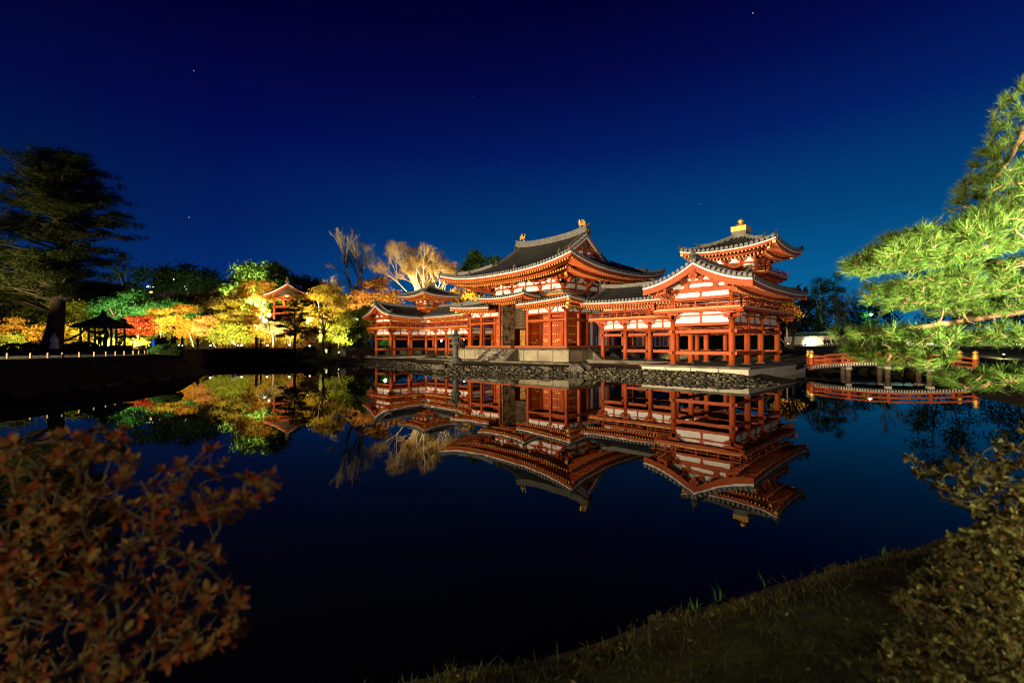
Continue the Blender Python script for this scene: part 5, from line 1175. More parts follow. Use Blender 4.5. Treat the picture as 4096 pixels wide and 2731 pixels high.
for i, (o_, d_, lab) in enumerate((([(3130, 1340), (3150, 1250), (3200, 1195), (3260, 1180), (3290, 1260), (3300, 1340)], 96, 'dark tree filling the gap behind the near wing'), ([(3390, 1340), (3400, 1235), (3470, 1200), (3560, 1210), (3600, 1290), (3600, 1345)], 97, 'dark spreading tree behind the reddish bare tree'), ([(3640, 1350), (3650, 1150), (3690, 1000), (3760, 935), (3830, 960), (3872, 1080), (3882, 1350)], 74, 'tall black tree beyond the bridge behind the near pine'), ([(3880, 1350), (3900, 1150), (4000, 1060), (4150, 1010), (4250, 1350)], 76, 'black tree at the right picture edge behind the near pine'))):
    tree('dark_tree', lab, d_, o_, 'dark', 60, 90, .42, sum(u for u, v in o_) / len(o_), .3, 75 + i, 3, 1.5, .7, group='dark trees beyond the wall')
for i, (u0, u1, lab) in enumerate(((2340, 2640, 'dark tree mass glimpsed through the corridor columns beside the main hall'), (2600, 2900, 'dark tree mass seen between the columns under the near wing gable'), (2860, 3160, 'dark tree mass seen past the outer columns of the near wing'))):
    tree('dark_tree', lab, 92 + 2 * i, [(u0 - 30, 1400), (u0 - 20, 1250), (u0 + 60, 1215), (u1 - 60, 1210), (u1 + 20, 1245), (u1 + 30, 1400)], 'dark', 150, 90, .75, (u0 + u1) / 2, .3, 130 + i, 2.5, 1.7, .7, group='dark trees beyond the wall')
tree('maple_tree', 'small amber maple glowing behind the near wing balcony', 62, [(3095, 1275), (3105, 1215), (3150, 1200), (3190, 1225), (3205, 1275), (3150, 1285)], 'orange', 26, 120, .22, 3150, .12, 49, 1.5, .8, .5)

# big leafed shrubs close to the camera
def near_shrub(label, d0, d1, outline, n, mt, lsize, seed, root, twig=.004, per=8, group='azalea shrubs on the near bank'):
    t = empty('azalea_shrub', root); prop(t, label, 'shrub', group); g = np.random.default_rng(seed); r = random.Random(seed); pts = []
    while len(pts) < n:
        c = np.stack([g.uniform(min(u for u, v in outline), max(u for u, v in outline), 300), g.uniform(min(v for u, v in outline), max(v for u, v in outline), 300)], 1); c = c[inpoly(c, outline)]
        for u, v in c:
            if len(pts) < n: d = g.uniform(d0, d1); pts.append(at(u, d, hz(v, d)))
    mb = MB(); R0 = Vector(root); mains = []
    order = sorted(pts, key=lambda p: (p - R0).length)
    V = []; N6 = []
    nodes = [R0]
    for p in order:
        q = min(nodes, key=lambda x: (x - p).length + .25 * (x - R0).length); L = (p - q).length
        m_ = q.lerp(p, .5) + Vector((r.uniform(-1, 1), r.uniform(-1, 1), r.uniform(-.2, 1))) * L * .14
        w = max(twig * .7, twig * 2.2 * (1 - (p - R0).length / 1.4)); mb.tube([q, m_, p], [w * 1.25, w, w * .7], 5, 0, False); nodes.append(p); 
        if L > .12: nodes.append(m_)
        ax = ((p - m_).normalized() + Vector((0, 0, .6))).normalized(); s1 = ax.orthogonal().normalized(); s2 = ax.cross(s1)
        for j in range(per):
            a = 2 * math.pi * (j / per) + r.uniform(-.4, .4); e = r.uniform(.15, 1.0); dv = (s1 * math.cos(a) + s2 * math.sin(a)) * math.cos(e) + ax * math.sin(e); dv.normalize(); sd = dv.cross(ax); sd = sd.normalized() if sd.length > .01 else s1
            L_ = lsize * r.uniform(.6, 1.25); wd = L_ * r.uniform(.17, .24); up = dv.cross(sd) * (L_ * .06); b = p - ax * r.uniform(0, .02)
            V += [b, b + dv * L_ * .3 + sd * wd, b + dv * L_ * .7 + sd * wd * .9 + up, b + dv * L_ + up, b + dv * L_ * .7 - sd * wd * .9 + up, b + dv * L_ * .3 - sd * wd]
    mb.build('stem', TWIG, t); np_mesh('foliage', np.array([tuple(v) for v in V]), np.arange(len(V)).reshape(-1, 6), LM[mt], t)
    return t
near_shrub('large dim red brown azalea filling the lower left corner', 1.05, 1.75, [(-60, 1760), (130, 1750), (314, 1690), (440, 1690), (560, 1705), (500, 1790), (659, 1845), (785, 1820), (856, 1767), (950, 1800), (870, 1900), (981, 1890), (1107, 1884), (1107, 2002), (942, 2080), (800, 2130), (910, 2206), (830, 2300), (1012, 2363), (981, 2510), (918, 2600), (667, 2640), (550, 2760), (-60, 2760)], 640, 'azalea', .029, 101, pl(-1.35, 1.2, -.15), .0026, 7)
near_shrub('sparse twiggy azalea leaning over the water at the right edge', 2.0, 2.6, [(3604, 1800), (3640, 1835), (3700, 1835), (3760, 1870), (3830, 1795), (3880, 1830), (3972, 1812), (3985, 1720), (4110, 1680), (4110, 2150), (3930, 2110), (3880, 2040), (3768, 2010), (3740, 1960), (3690, 1940)], 230, 'azgreen', .034, 102, at(3930, 2.3, -.2), .004, 7)
near_shrub('pale green brown azalea mound in the lower right corner', 1.5, 2.3, [(3800, 2140), (3950, 2100), (4110, 2070), (4110, 2760), (3520, 2760), (3500, 2640), (3590, 2450), (3540, 2400), (3620, 2300), (3720, 2190)], 680, 'azgreen', .027, 103, pl(2.15, 1.75, -.35), .003, 8)
# rough near bank laid over the terrain close to the camera
from mathutils import noise as mn
def near_h(L, d):
    h, X, Y = ground_np(L, d); s = sdist(np.stack([L, d], 1)); nz = np.array([mn.noise(Vector((x * 1.7, y * 1.7, 0))) + .5 * mn.noise(Vector((x * 5, y * 5, 3))) for x, y in zip(X, Y)])
    return h + .012 + nz * .055 - .015 * (s < .1), X, Y
la = np.arange(-4, 9.01, .09); da = np.arange(.6, 8.5, .09); LL, DD = np.meshgrid(la, da); h, X, Y = near_h(LL.ravel(), DD.ravel()); nl = len(la)
k = (np.arange(len(da) - 1)[:, None] * nl + np.arange(nl - 1)[None]).ravel(); ss = sdist(np.stack([LL.ravel(), DD.ravel()], 1)); Fq = np.stack([k, k + 1, k + nl + 1, k + nl], 1); Fq = Fq[ss[Fq].min(1) > -.35]
o = np_mesh('near_bank', np.stack([X, Y, h], 1), Fq, GRM); prop(o, 'rough earth bank at the near waterline', kind='structure')
V = []
for i in range(420):
    L_, d_ = rnd.uniform(-1.5, 7.5), rnd.uniform(1.4, 6.5)
    if sdist(np.array([[L_, d_]]))[0] < .08: continue
    hh, x_, y_ = near_h(np.array([L_]), np.array([d_])); c = Vector((x_[0], y_[0], hh[0] + .035)); a = rnd.uniform(0, 6.28); e = Vector((math.cos(a), math.sin(a), rnd.uniform(-.3, .5))) * rnd.uniform(.012, .022); f = Vector((-math.sin(a), math.cos(a), rnd.uniform(-.3, .3))) * .010
    V += [c - e, c - f, c + e, c + f]
o = np_mesh('fallen_leaves', np.array([tuple(v) for v in V]), np.arange(len(V)).reshape(-1, 4), LM['azgreen']); prop(o, 'scattered fallen leaves on the near bank', kind='stuff')
# grass on the near bank
g = np.random.default_rng(31); L = g.uniform(-2, 8.5, 90000); d = g.uniform(1.3, 8.5, 90000); s = sdist(np.stack([L, d], 1)); ok = (s > -.02) & (s < 3.5) & (np.abs(L) < d * 1.25) & (g.random(90000) < np.clip(2.6 / d, 0, 1)); L, d = L[ok][:30000], d[ok][:30000]
h, X, Y = near_h(L, d); N = len(L); B = np.stack([X, Y, h - .01], 1); hh = g.uniform(.02, .06, N) * (1 + .8 * (g.random(N) > .93)); tilt = g.normal(0, .6, (N, 2)) * hh[:, None]; a = g.uniform(0, 6.28, N); w = .0045
S = np.stack([np.cos(a) * w, np.sin(a) * w, np.zeros(N)], 1); TP = B + np.concatenate([tilt, hh[:, None]], 1)
o = np_mesh('grass', np.stack([B - S, B + S, TP], 1).reshape(-1, 3), np.arange(N * 3).reshape(-1, 3), LM['grass']); prop(o, 'short dry grass on the near bank', kind='stuff')
def reed(u, d, n, hh, seed, label):
    r = random.Random(seed); b = at(u, d, gz(u, d) - .05); t = MB()
    for i in range(n):
        a = r.uniform(0, 6.28); L = hh * r.uniform(.5, 1.1); lean = r.uniform(.1, .9); dv = Vector((math.cos(a), math.sin(a), 0)); sd = Vector((-dv.y, dv.x, 0)) * .006; p0 = b + dv * r.uniform(0, .05)
        pts = [p0, p0 + dv * (L * .25 * lean) + Vector((0, 0, L * .55)), p0 + dv * (L * .75 * lean) + Vector((0, 0, L * (1 - .35 * lean)))]
        t.add([pts[0] - sd, pts[0] + sd, pts[1] + sd * .9, pts[1] - sd * .9, pts[2]], [(0, 1, 2, 3), (3, 2, 4)])
    o = t.build('iris_clump', LM['ever']); prop(o, label, 'plant', 'iris clumps at the water edge'); return o
for i, (u, d, n, h_, lab) in enumerate(((3520, 4.75, 10, .16, 'iris clump at the water edge nearest the right shrubs'), (3060, 4.15, 12, .2, 'iris clump at the water edge in the middle of the bank'), (2880, 3.9, 7, .26, 'two tall leaning iris blades at the water edge'), (2770, 3.75, 12, .16, 'low spiky iris clump left of the tall blades'), (2420, 3.3, 6, .1, 'tiny iris clump on the dark bank'))): reed(u, d, n, h_, 200 + i, lab)

# ================================================================== garden lamps
def ground_lamp(u, d, tu, tv, power, label, td=None, color=LAMPC, size=100, lens=.13, z=None, m=GLOW):
    zz = gz(u, d) if z is None else z; b = at(u, d, zz); t = empty('ground_floodlight', b); prop(t, label, 'floodlight', 'ground floodlights of the garden')
    tg = at(tu, td or d + 4, hz(tv, td or d + 4)); dv = (tg - b).normalized(); c = b + Vector((0, 0, .30))
    mb = MB(); mb.cyl(b.x, b.y, zz - .1, zz + .2, .03, .03, 8); mb.bar(c - dv * .2, c + dv * .02, .26, .26, 0, .30, .30); mb.build('housing', BLACK, t)
    bm = bmesh.new(); bmesh.ops.create_icosphere(bm, subdivisions=2, radius=lens); me = bpy.data.meshes.new('lens'); bm.to_mesh(me); bm.free(); me.materials.append(m); o = bpy.data.objects.new('lens', me); COL.objects.link(o); o.parent = t; o.location = (c + dv * .08) - b + Vector((0, 0, .04))
    if power: spot('garden_uplight_beam', c + dv * .30 + Vector((0, 0, .12)), tg, power, color, size, .7, .12)
    return t
G = 3.3
ground_lamp(715, 63, 650, 1270, 5200 * G, 'bright ground lamp below the yellow maple, left of the standing man')
ground_lamp(728, 62.5, 765, 1270, 3000 * G, 'small ground lamp at the feet of a visitor below the orange red maple', lens=.10)
ground_lamp(842, 63, 830, 1300, 3400 * G, 'bright ground lamp below the leaning pinkish maple')
ground_lamp(967, 64, 925, 1260, 5200 * G, 'bright ground lamp beside the seated visitor')
ground_lamp(952, 64.5, 1000, 1300, 1800 * G, 'small ground lamp just left of a brighter one by the seated visitor', lens=.08)
ground_lamp(1068, 64, 1092, 1290, 2600 * G, 'bright ground lamp right of the two visitors')
ground_lamp(1157, 64, 1170, 1300, 3000 * G, 'bright ground lamp left of the dark pine trunk')
ground_lamp(1238, 64, 1290, 1230, 5200 * G, 'ground lamp under the low dark bush right of the dark pine', lens=.10)
ground_lamp(1354, 64, 1400, 1290, 3600 * G, 'small ground lamp on a stake near the clipped hedge', lens=.07)
ground_lamp(552, 61, 550, 1290, 2400 * G, 'ground lamp under the deep red maple', lens=.10)
ground_lamp(595, 61.5, 645, 1270, 2600 * G, 'ground lamp under the bright yellow maple trunk', lens=.10)
ground_lamp(430, 60, 440, 1230, 5200 * G, 'ground lamp behind the gazebo posts', lens=.12, td=74)
ground_lamp(320, 52, 300, 1250, 4200 * G, 'ground lamp under the mounded bush nearest the big pine', lens=.13, td=66)
ground_lamp(276, 52, 240, 1280, 1800 * G, 'small ground lamp left of the one under the mounded bush', lens=.08, td=64)
ground_lamp(20, 56, 60, 1260, 5200 * G, 'ground lamp behind the long hedge at the left edge', lens=.10, td=70)
ground_lamp(1060, 76, 1035, 1190, 9000 * G, 'large bloom of light on the slope under the tall orange maple', lens=.34, td=79, z=hz(1290, 76))
ground_lamp(1076, 77, 1050, 1100, 7000 * G, 'second lamp higher on the slope under the tall orange maple', lens=.16, td=82, z=hz(1274, 77))
ground_lamp(1228, 72, 1290, 1190, 9000 * G, 'lamp on the slope under the golden maple, left one', lens=.08, td=76, z=hz(1302, 72))
ground_lamp(1305, 72, 1310, 1190, 8000 * G, 'lamp on the slope under the golden maple, right one', lens=.08, td=76, z=hz(1278, 72))
ground_lamp(1475, 74, 1480, 1170, 8000 * G, 'lamp hidden among the red brown maple behind the far wing', lens=.08, td=80, z=4.2)
ground_lamp(1430, 77, 1435, 1040, 3200 * G, 'lamp at the foot of the bare tree behind the far wing', lens=.07, td=82, z=5.4)
ground_lamp(1640, 74, 1660, 1050, 6500 * G, 'lamp under the pale zelkova behind the far tower', lens=.08, td=80, z=6.0, size=110)
ground_lamp(1835, 70, 1850, 1180, 6000 * G, 'lamp under the glowing orange maple behind the main hall', lens=.08, td=76, z=5.5)
ground_lamp(500, 78, 480, 1210, 12000 * G, 'lamp below the evergreen crowns behind the gazebo', lens=.08, td=84, color=(.9, 1, .55))
ground_lamp(680, 79, 690, 1215, 11000 * G, 'lamp below the evergreen crowns above the maples', lens=.08, td=85, color=(.9, 1, .55))
ground_lamp(1000, 79, 1000, 1110, 26000 * G, 'lamp below the tall green tree', lens=.08, td=84, z=hz(1265, 79), color=(1, .95, .5))
ground_lamp(1150, 80.5, 1110, 1090, 5000 * G, 'lamp right of the tall green tree behind the pavilion', lens=.07, td=84, z=hz(1195, 80.5), color=(1, .95, .5))
ground_lamp(3150, 57, 3150, 1240, 1800 * G, 'lamp under the small amber maple behind the near wing', lens=.08, td=62)
ground_lamp(3222, 78, 3300, 1385, 1000, 'bright wall lamp at the foot of the cream wall left of the seated group', lens=.16, td=80, color=(1, .92, .66), size=140)
ground_lamp(3628, 66, 3700, 1385, 2200, 'bright lamp at the wall foot glimpsed between the bridge rails', lens=.16, td=69, color=(1, .92, .66), size=140)
ground_lamp(4075, 58, 4100, 1400, 2200, 'bright lamp by the wall at the right picture edge', lens=.22, td=62, color=(1, .92, .66), size=140)
ground_lamp(4015, 38, 3990, 1450, 600, 'bright lamp on the bank right of the bridge end', lens=.14, td=41, color=(1, .92, .66), size=140)
ground_lamp(3122, 70, 3220, 1385, 500, 'small lamp seen past the outermost column of the near wing', lens=.09, td=78, color=(1, .9, .8), size=130)
spot('flood_or_fill_beam', at(-420, 33, 1.6), at(180, 42, 13), 12500, (1, .82, .42), 70, .8, .3)
spot('flood_or_fill_beam', pl(14, 44, .4), at(3330, 80, 8), 9000, (1, .95, .6), 60, .8, .3)

# lamps and lights seen behind the far wing and on the hill
def glow_lamp(name, p, r, m, label, cat, post=True):
    t = empty(name, (p.x, p.y, gw(p.x, p.y))); prop(t, label, cat); mb = MB(); mb.lathe(p.x, p.y, [(r * .5, p.z - r * .6), (r, p.z), (r * .5, p.z + r * .6)], 10); mb.build('lamp_head', m, t, True)
    if post:
        mb = MB(); mb.cyl(p.x, p.y, min(t.location.z, p.z - r) - .1, p.z - r * .5, .05, .04, 8); mb.build('pole', BLACK, t)
    return t
glow_lamp('street_lamp', at(603, 105, hz(1164, 105)), .28, GLOWO, 'orange street lamp on the dark hill', 'street lamp')
glow_lamp('path_lamp', at(1856, 64, hz(1356, 64)), .14, GLOW, 'white lamp seen between columns right of the far wing', 'lamp')
glow_lamp('path_lamp', at(1766, 66, hz(1362, 66)), .18, GLOW, 'round white lamp seen through the middle of the far wing', 'lamp')
glow_lamp('path_lamp', at(3485, 80, hz(1262, 80)), .26, GLOWT, 'cold teal lamp among the dark trees behind the near pine', 'lamp')
point('teal_lamp_light', at(3478, 79.3, hz(1262, 79)), 700, (.35, 1, .75), .2)
tree('evergreen_tree', 'teal lit leafy branch beside the cold lamp', 81, [(3440, 1300), (3445, 1245), (3480, 1235), (3500, 1262), (3495, 1300)], 'ever', 10, 70, .26, 3470, .1, 88, .8, .6, base_z=0)
point('lantern_light', at(1541, 69, hz(1352, 69)), 500, (.8, 1, .35), .2)
tree('shrub', 'bright green lit bush seen through the end of the far wing', 71, [(1515, 1385), (1520, 1350), (1540, 1340), (1562, 1352), (1566, 1385)], 'ever', 10, 80, .16, 1540, .04, 89, .6, .5, cat='shrub', group='shrubs of the lit garden')

# lit windows of a building on the hill
bl = empty('hillside_building', at(690, 118, 8)); prop(bl, 'dark building on the hill with a few cold lit windows', 'building'); mb = MB(); a = at(640, 122, 0); b = at(760, 122, 0); mb.bar((a.x, a.y, hz(1150, 120) + 1), (b.x, b.y, hz(1150, 120) + 1), 5, 8); mb.build('wall', BLACK, bl)
for u, v, w_, h_ in ((646, 1142, 1.0, 1.5), (646, 1122, .5, 1.4), (693, 1118, .4, 1.2), (743, 1146, .9, 1.2), (784, 1118, .5, 1.6), (600, 1141, 1.8, .5)):
    p = at(u, 118.4, hz(v, 118.4)); mb = MB(); q = RT * (w_ / 2); mb.bar(p - q, p + q, .1, h_); mb.build('window', GLOWW, bl)

# red pavilion on the slope
pv = empty('bell_pavilion', at(1178, 79, 6)); prop(pv, 'small red pillared pavilion with tiled gable roof among the maples on the slope', 'pavilion')
PX = -RT * .10 + FW * 1.0; PX = Vector((PX.x, PX.y, 0)).normalized(); PYv = Vector((-PX.y, PX.x, 0)); pc = at(1178, 79, 0); zb, zt_ = hz(1258, 79), hz(1188, 79)
def pp(a, b, z): v = pc + PX * a + PYv * b; return Vector((v.x, v.y, z))
for a in (-2, 2):
    for b in (-2.6, 0, 2.6): mb = MB(); mb.tube([pp(a, b, zb - .8), pp(a, b, zt_)], .17, 8); mb.build('column', RED, pv)
mb = MB()
for z in (zb + .2, zb + 1.3, zt_ - .1):
    for s in (-1, 1): mb.bar(pp(-2.3, s * 2.6, z), pp(2.3, s * 2.6, z), .2, .25); mb.bar(pp(s * 2, -2.9, z), pp(s * 2, 2.9, z), .2, .25)
mb.build('tie_beam', RED, pv)
mb = MB()
for s in (-1, 1):
    prev = None
    for t_ in lin(0, 1, 6):
        b_ = s * 3.75 * (1 - t_); z = zt_ + .1 + 1.9 * (.6 * t_ + .4 * t_ * t_); cur = (pp(-3.1, b_, z), pp(3.1, b_, z))
        if prev: mb.add([prev[0], prev[1], cur[1], cur[0]], [(0, 1, 2, 3)], 0); mb.add([p - Vector((0, 0, .25)) for p in (prev[0], prev[1], cur[1], cur[0])], [(3, 2, 1, 0)], 1); [mb.bar(pp(e, 0, 0) * 0 + prev[k_] - Vector((0, 0, .16)), cur[k_] - Vector((0, 0, .16)), .14, .3, 1) for k_, e in ((0, -3.1), (1, 3.1))]; [mb.bar(prev[k_] - Vector((0, 0, -.02)), cur[k_] + Vector((0, 0, .02)), .2, .1, 2) for k_ in (0, 1)]
        prev = cur
    for i in range(18):
        x_ = -3 + 6 * i / 17; mb.tube([pp(x_, s * 3.75 * (1 - t_), zt_ + .14 + 1.9 * (.6 * t_ + .4 * t_ * t_)) for t_ in lin(0, 1, 4)], .09, 5, 0, False)
mb.bar(pp(-3.2, 0, zt_ + 2.2), pp(3.2, 0, zt_ + 2.2), .35, .5, 0)
for e in (-2.6, 2.6): mb.add([pp(e, -3.0, zt_ + .1), pp(e, 3.0, zt_ + .1), pp(e, 0, zt_ + 1.5)], [(0, 1, 2)], 3)
mb.build('roof', [TILE, RED, WHITE, DARKW], pv)
horn_ = MB(); horn(horn_, pp(-3.2, 0, zt_ + 2.2), -PX, .5, .6); horn_.build('ridge_ornament', LANT, pv)

# thatched gazebo on the lawn
gb = empty('thatched_gazebo', at(412, 48, gz(412, 48))); prop(gb, 'round thatched gazebo on timber posts on the left lawn', 'gazebo'); c = at(412, 48, 0); z0 = gz(412, 48); ze = hz(1306, 48); za = hz(1258, 48)
mb = MB(); mb.lathe(c.x, c.y, [(2.35, ze + .02), (2.55, ze), (2.6, ze + .12), (1.7, ze + .55), (.9, ze + .95), (.35, za - .05), (.22, za + .1)], 16); mb.build('thatch_roof', THATCH, gb)
mb = MB(); mb.lathe(c.x, c.y, [(.30, za), (.34, za + .18), (.18, za + .28), (.14, za + .55), (.02, za + .62)], 10); mb.build('finial', THATCH, gb)
for k_ in range(6):
    a = R_(20 + 60 * k_); mb = MB(); mb.cyl(c.x + 1.75 * math.cos(a), c.y + 1.75 * math.sin(a), z0 - .1, ze + .2, .10, .09, 8); mb.build('post', PLANK, gb)
mb = MB(); mb.lathe(c.x, c.y, [(1.2, z0), (1.2, z0 + .42), (1.0, z0 + .45), (.9, z0 + .42), (.9, z0)], 12); mb.build('seat', PLANK, gb)

# gnarled leaning plum in front of the gazebo
pt = empty('gnarled_tree', at(420, 43, gz(420, 43))); prop(pt, 'gnarled bare tree bending in front of the thatched gazebo', 'tree', 'unlit trees on the far bank'); mb = MB(); d_ = 43
def P2(*uv): return [at(u, d_, hz(v, d_)) for u, v in uv]
mb.tube(P2((418, 1402), (420, 1360), (428, 1330), (418, 1300)), [.22, .18, .16, .12], 8); mb.tube(P2((418, 1322), (390, 1325), (360, 1320), (340, 1310), (325, 1295), (330, 1270)), [.15, .14, .12, .10, .07, .03], 8)
mb.tube(P2((418, 1300), (450, 1285), (480, 1300), (520, 1325), (545, 1335)), [.11, .08, .06, .04, .02], 6); mb.tube(P2((325, 1295), (290, 1280), (265, 1288), (250, 1300)), [.07, .05, .03, .015], 6); mb.tube(P2((340, 1310), (320, 1330), (275, 1352), (245, 1362)), [.09, .08, .09, .11], 7); mb.tube(P2((450, 1285), (440, 1262), (470, 1250)), [.06, .04, .015], 5)
rr = random.Random(77)
for i in range(46):
    u = rr.uniform(255, 540); v = 1275 + abs(u - 420) * .12 + rr.uniform(-6, 14); mb.tube(P2((u, v), (u + rr.uniform(-22, 22), v - rr.uniform(2, 18)), (u + rr.uniform(-34, 34), v - rr.uniform(-6, 30))), [.03, .02, .008], 4, 0, False)
mb.build('trunk', BARK, pt, True)

# hedges and clipped azalea mounds on the lawn
def mound(u, d, w, h_, label, mt='hedge', name='clipped_bush', seed=1, depth=None, stems=False):
    z = gz(u, d); b = at(u, d, z - .05); t = empty(name, b); prop(t, label, 'bush', 'clipped bushes on the left lawn'); g = np.random.default_rng(seed); n = int(260 * max(1, w / 2.5)); th = np.arccos(g.uniform(0, 1, n)); ph = g.uniform(0, 6.28, n); dp = depth or w * .7
    off = h_ * .35 if stems else 0
    C = np.stack([np.sin(th) ** .6 * np.cos(ph) * w / 2, np.sin(th) ** .6 * np.sin(ph) * dp / 2, np.cos(th) * (h_ - off) + off], 1); C = np.array(b)[None] + C[:, :1] * np.array(RT) + C[:, 1:2] * np.array(FW) + np.array([[0, 0, 1]]) * C[:, 2:]
    V, Fq = leaf_quads(C, .16, 22, .09, seed, .8); np_mesh('foliage', V, Fq, LM[mt], t); mb = MB()
    for i in range(7):
        a = i * .9; mb.tube([b + Vector((math.cos(a) * .1, math.sin(a) * .1, -.05)), b + RT * (math.cos(a) * w * .28) + FW * (math.sin(a) * dp * .28) + Vector((0, 0, h_ * .7))], [.05, .02], 5)
    mb.build('stem', BARK, t)
mound(85, 45, 4.4, .85, 'long low dark hedge left of the big pine trunk', seed=301, name='hedge', depth=1.2)
mound(330, 46, 2.9, .95, 'dark mounded bush with lamps glowing under its edge', seed=302)
mound(285, 46.5, 1.6, .75, 'smaller dark bush joined to the left of the lamp lit mound', seed=303)
mound(475, 42, 2.1, .62, 'round dark bush in front of the gazebo', seed=304)
mound(441, 42.5, 1.1, .5, 'little dark bush beside the round one in front of the gazebo', seed=305)
mound(634, 35.5, 1.05, .62, 'leftmost of three clipped azalea mounds on the lawn point', 'ever', seed=306, stems=True)
mound(682, 36.2, 1.55, .72, 'rear middle clipped azalea mound on the lawn point', 'hedge', seed=307, stems=True)
mound(688, 34.5, 1.25, .50, 'front right clipped azalea mound, low and dark', 'hedge', seed=308, stems=True)
mound(1240, 63.2, 1.6, .62, 'low dark bush with a lamp glowing beneath, right of the dark pine', seed=309)

# low timber posts along the path
PR = [(30, 24.5, 'dark'), (124, 25, 'dark'), (193, 25.3, ''), (251, 26, ''), (319, 27.3, ''), (378, 28.6, ''), (425, 29.8, ''), (463, 31, ''), (498, 32.2, ''), (534, 33.6, ''), (556, 34.6, ''), (580, 35.4, ''), (592, 36.5, '')]
def post(u, d, h_, label, group, m=POSTM):
    z = gz(u, d); b = at(u, d, z); mb = MB(); mb.lathe(b.x, b.y, [(.055, z - .1), (.055, z + h_ - .02), (.04, z + h_)], 8); o = mb.build('timber_post', m); prop(o, label, 'post', group)
for u, d, k_ in PR: post(u, d, .30, 'short timber post at the crest of the left grass bank', 'short posts on the left bank crest')
for u, d in ((15, 36), (88, 37), (155, 38), (365, 40), (403, 42), (445, 43), (477, 44), (520, 46), (560, 47)): post(u, d, .42, 'short timber post on the far side of the lawn path', 'short posts beyond the lawn path', PLANK)
for u in (770, 800, 857, 892, 931, 996, 1031, 1101, 1138, 1270, 1330, 1385): post(u, 62.2, .36, 'short dark stake at the crest of the far bank', 'short stakes on the far bank crest', BLACK)
spot('flood_or_fill_beam', at(-350, 20, 2.5), at(300, 30, .9), 190, (1, .85, .55), 60, .8, .2)
mb = MB(); 
LP = [(-900, 25), (-200, 26.5), (60, 27.5), (250, 29.5), (420, 34), (540, 39), (560, 44)]
a_ = [at(u, d, gz(u, d) + .012) for u, d in LP]; b_ = [at(u, d + 5, gz(u, d + 5) + .012) for u, d in LP]; mb.add(a_ + b_, [(i, i + 1, len(LP) + i + 1, len(LP) + i) for i in range(len(LP) - 1)]); prop(mb.build('path', SAND), 'pale gravel path across the left lawn', kind='structure')
# pale concrete edging at the waterline of the left bank
mb = MB(); E_ = [pl(-22.1, 14), pl(-22.35, 19.9), pl(-22.75, 25), pl(-23.15, 30.8), pl(-23.9, 34.5), pl(-24.6, 37.0)]
for a, b in zip(E_, E_[1:]):
    n_ = max(1, int((b - a).length / 1.6))
    for i in range(n_): mb.bar(a.lerp(b, (i + .08) / n_) + Vector((0, 0, WZ + .05)), a.lerp(b, (i + .78) / n_) + Vector((0, 0, WZ + .05)), .16, .12)
prop(mb.build('bank_edging', BARK), 'broken timber edging along the waterline of the left bank', kind='structure')

# blue stand, benches, sign
bs = empty('blue_sign_stand', at(613, 52, gz(613, 52))); prop(bs, 'glowing blue sign board on legs on the lawn', 'sign'); z = gz(613, 52); mb = MB(); p = at(613, 52, z + .85); mb.bar(p - Vector((0, 0, .32)), p + Vector((0, 0, .32)) + RT * .001, .26, .10, 0, .34); mb.build('board', BLUE, bs); mb = MB()
for s in (-1, 1): mb.bar(at(613 + s * 4, 52, z), at(613 + s * 4, 52, z + .6), .03, .03)
mb.build('leg', IRON, bs); point('sign_light', at(600, 51.4, z + .35), 30, (.1, .4, 1), .1)
ls = empty('lit_sign_box', at(1302, 63, gz(1302, 63))); prop(ls, 'small square lit sign right of the dark pine', 'sign'); z = gz(1302, 63); mb = MB(); p = at(1302, 63, z + .55); mb.bar(p - RT * .22, p + RT * .22, .12, .5); mb.build('panel', GLOWS, ls); mb = MB(); mb.bar(p - RT * .25 + FW * .08, p + RT * .25 + FW * .08, .05, .56); mb.bar(p - Vector((0, 0, .7)), p - Vector((0, 0, .2)) + RT * .001, .06, .06); mb.build('frame', BLACK, ls)
def bench(u, d, label, w=1.8):
    z = gz(u, d); t = empty('bench', at(u, d, z)); prop(t, label, 'bench', 'benches by the far path'); mb = MB(); p = at(u, d, z + .42); mb.bar(p - RT * (w / 2), p + RT * (w / 2), .4, .06); mb.build('seat', PLANK, t)
    for s in (-1, 1): mb = MB(); q = p + RT * (s * w * .38); mb.bar(q - Vector((0, 0, .5)), q + RT * .001, .3, .08); mb.build('leg', PLANK, t)
bench(920, 65.5, 'bench under the seated visitor'); bench(548, 55, 'bench in front of the red maple'); bench(990, 65.5, 'empty bench right of the seated visitor'); bench(665, 57, 'bench behind the standing visitor by the blue sign')

# retaining bank behind the far wing and small gable house beyond the wall
rw = empty('stone_retaining_wall', at(1460, 61, 0)); prop(rw, 'rough stone retaining wall at the end of the far wing', 'wall'); mb = MB(); P = [at(1372, 57.5, -.9), at(1420, 60, -.7), at(1490, 64, -.6), at(1700, 69, -.6), at(1900, 66, -.6)]
for a, b in zip(P, P[1:]): mb.bar(a + Vector((0, 0, .75)), b + Vector((0, 0, .75)), .8, 1.6)
mb.build('stonework', ROCK, rw)
gh = empty('gable_house', at(3790, 84, 0)); prop(gh, 'white gabled house front with dark timbers beyond the garden wall', 'house'); mb = MB(); p = at(3788, 84, 0); n2 = RT; zb = hz(1395, 84); ze = hz(1345, 84); za = hz(1300, 84)
f = [p - n2 * 2.6 + Vector((0, 0, zb - 1)), p + n2 * 2.6 + Vector((0, 0, zb - 1)), p + n2 * 2.6 + Vector((0, 0, ze)), p + Vector((0, 0, za)), p - n2 * 2.6 + Vector((0, 0, ze))]; mb.add(f + [q + FW * 6 for q in f], [(0, 1, 2, 3, 4), (9, 8, 7, 6, 5), (0, 4, 9, 5), (1, 6, 7, 2)], 0)
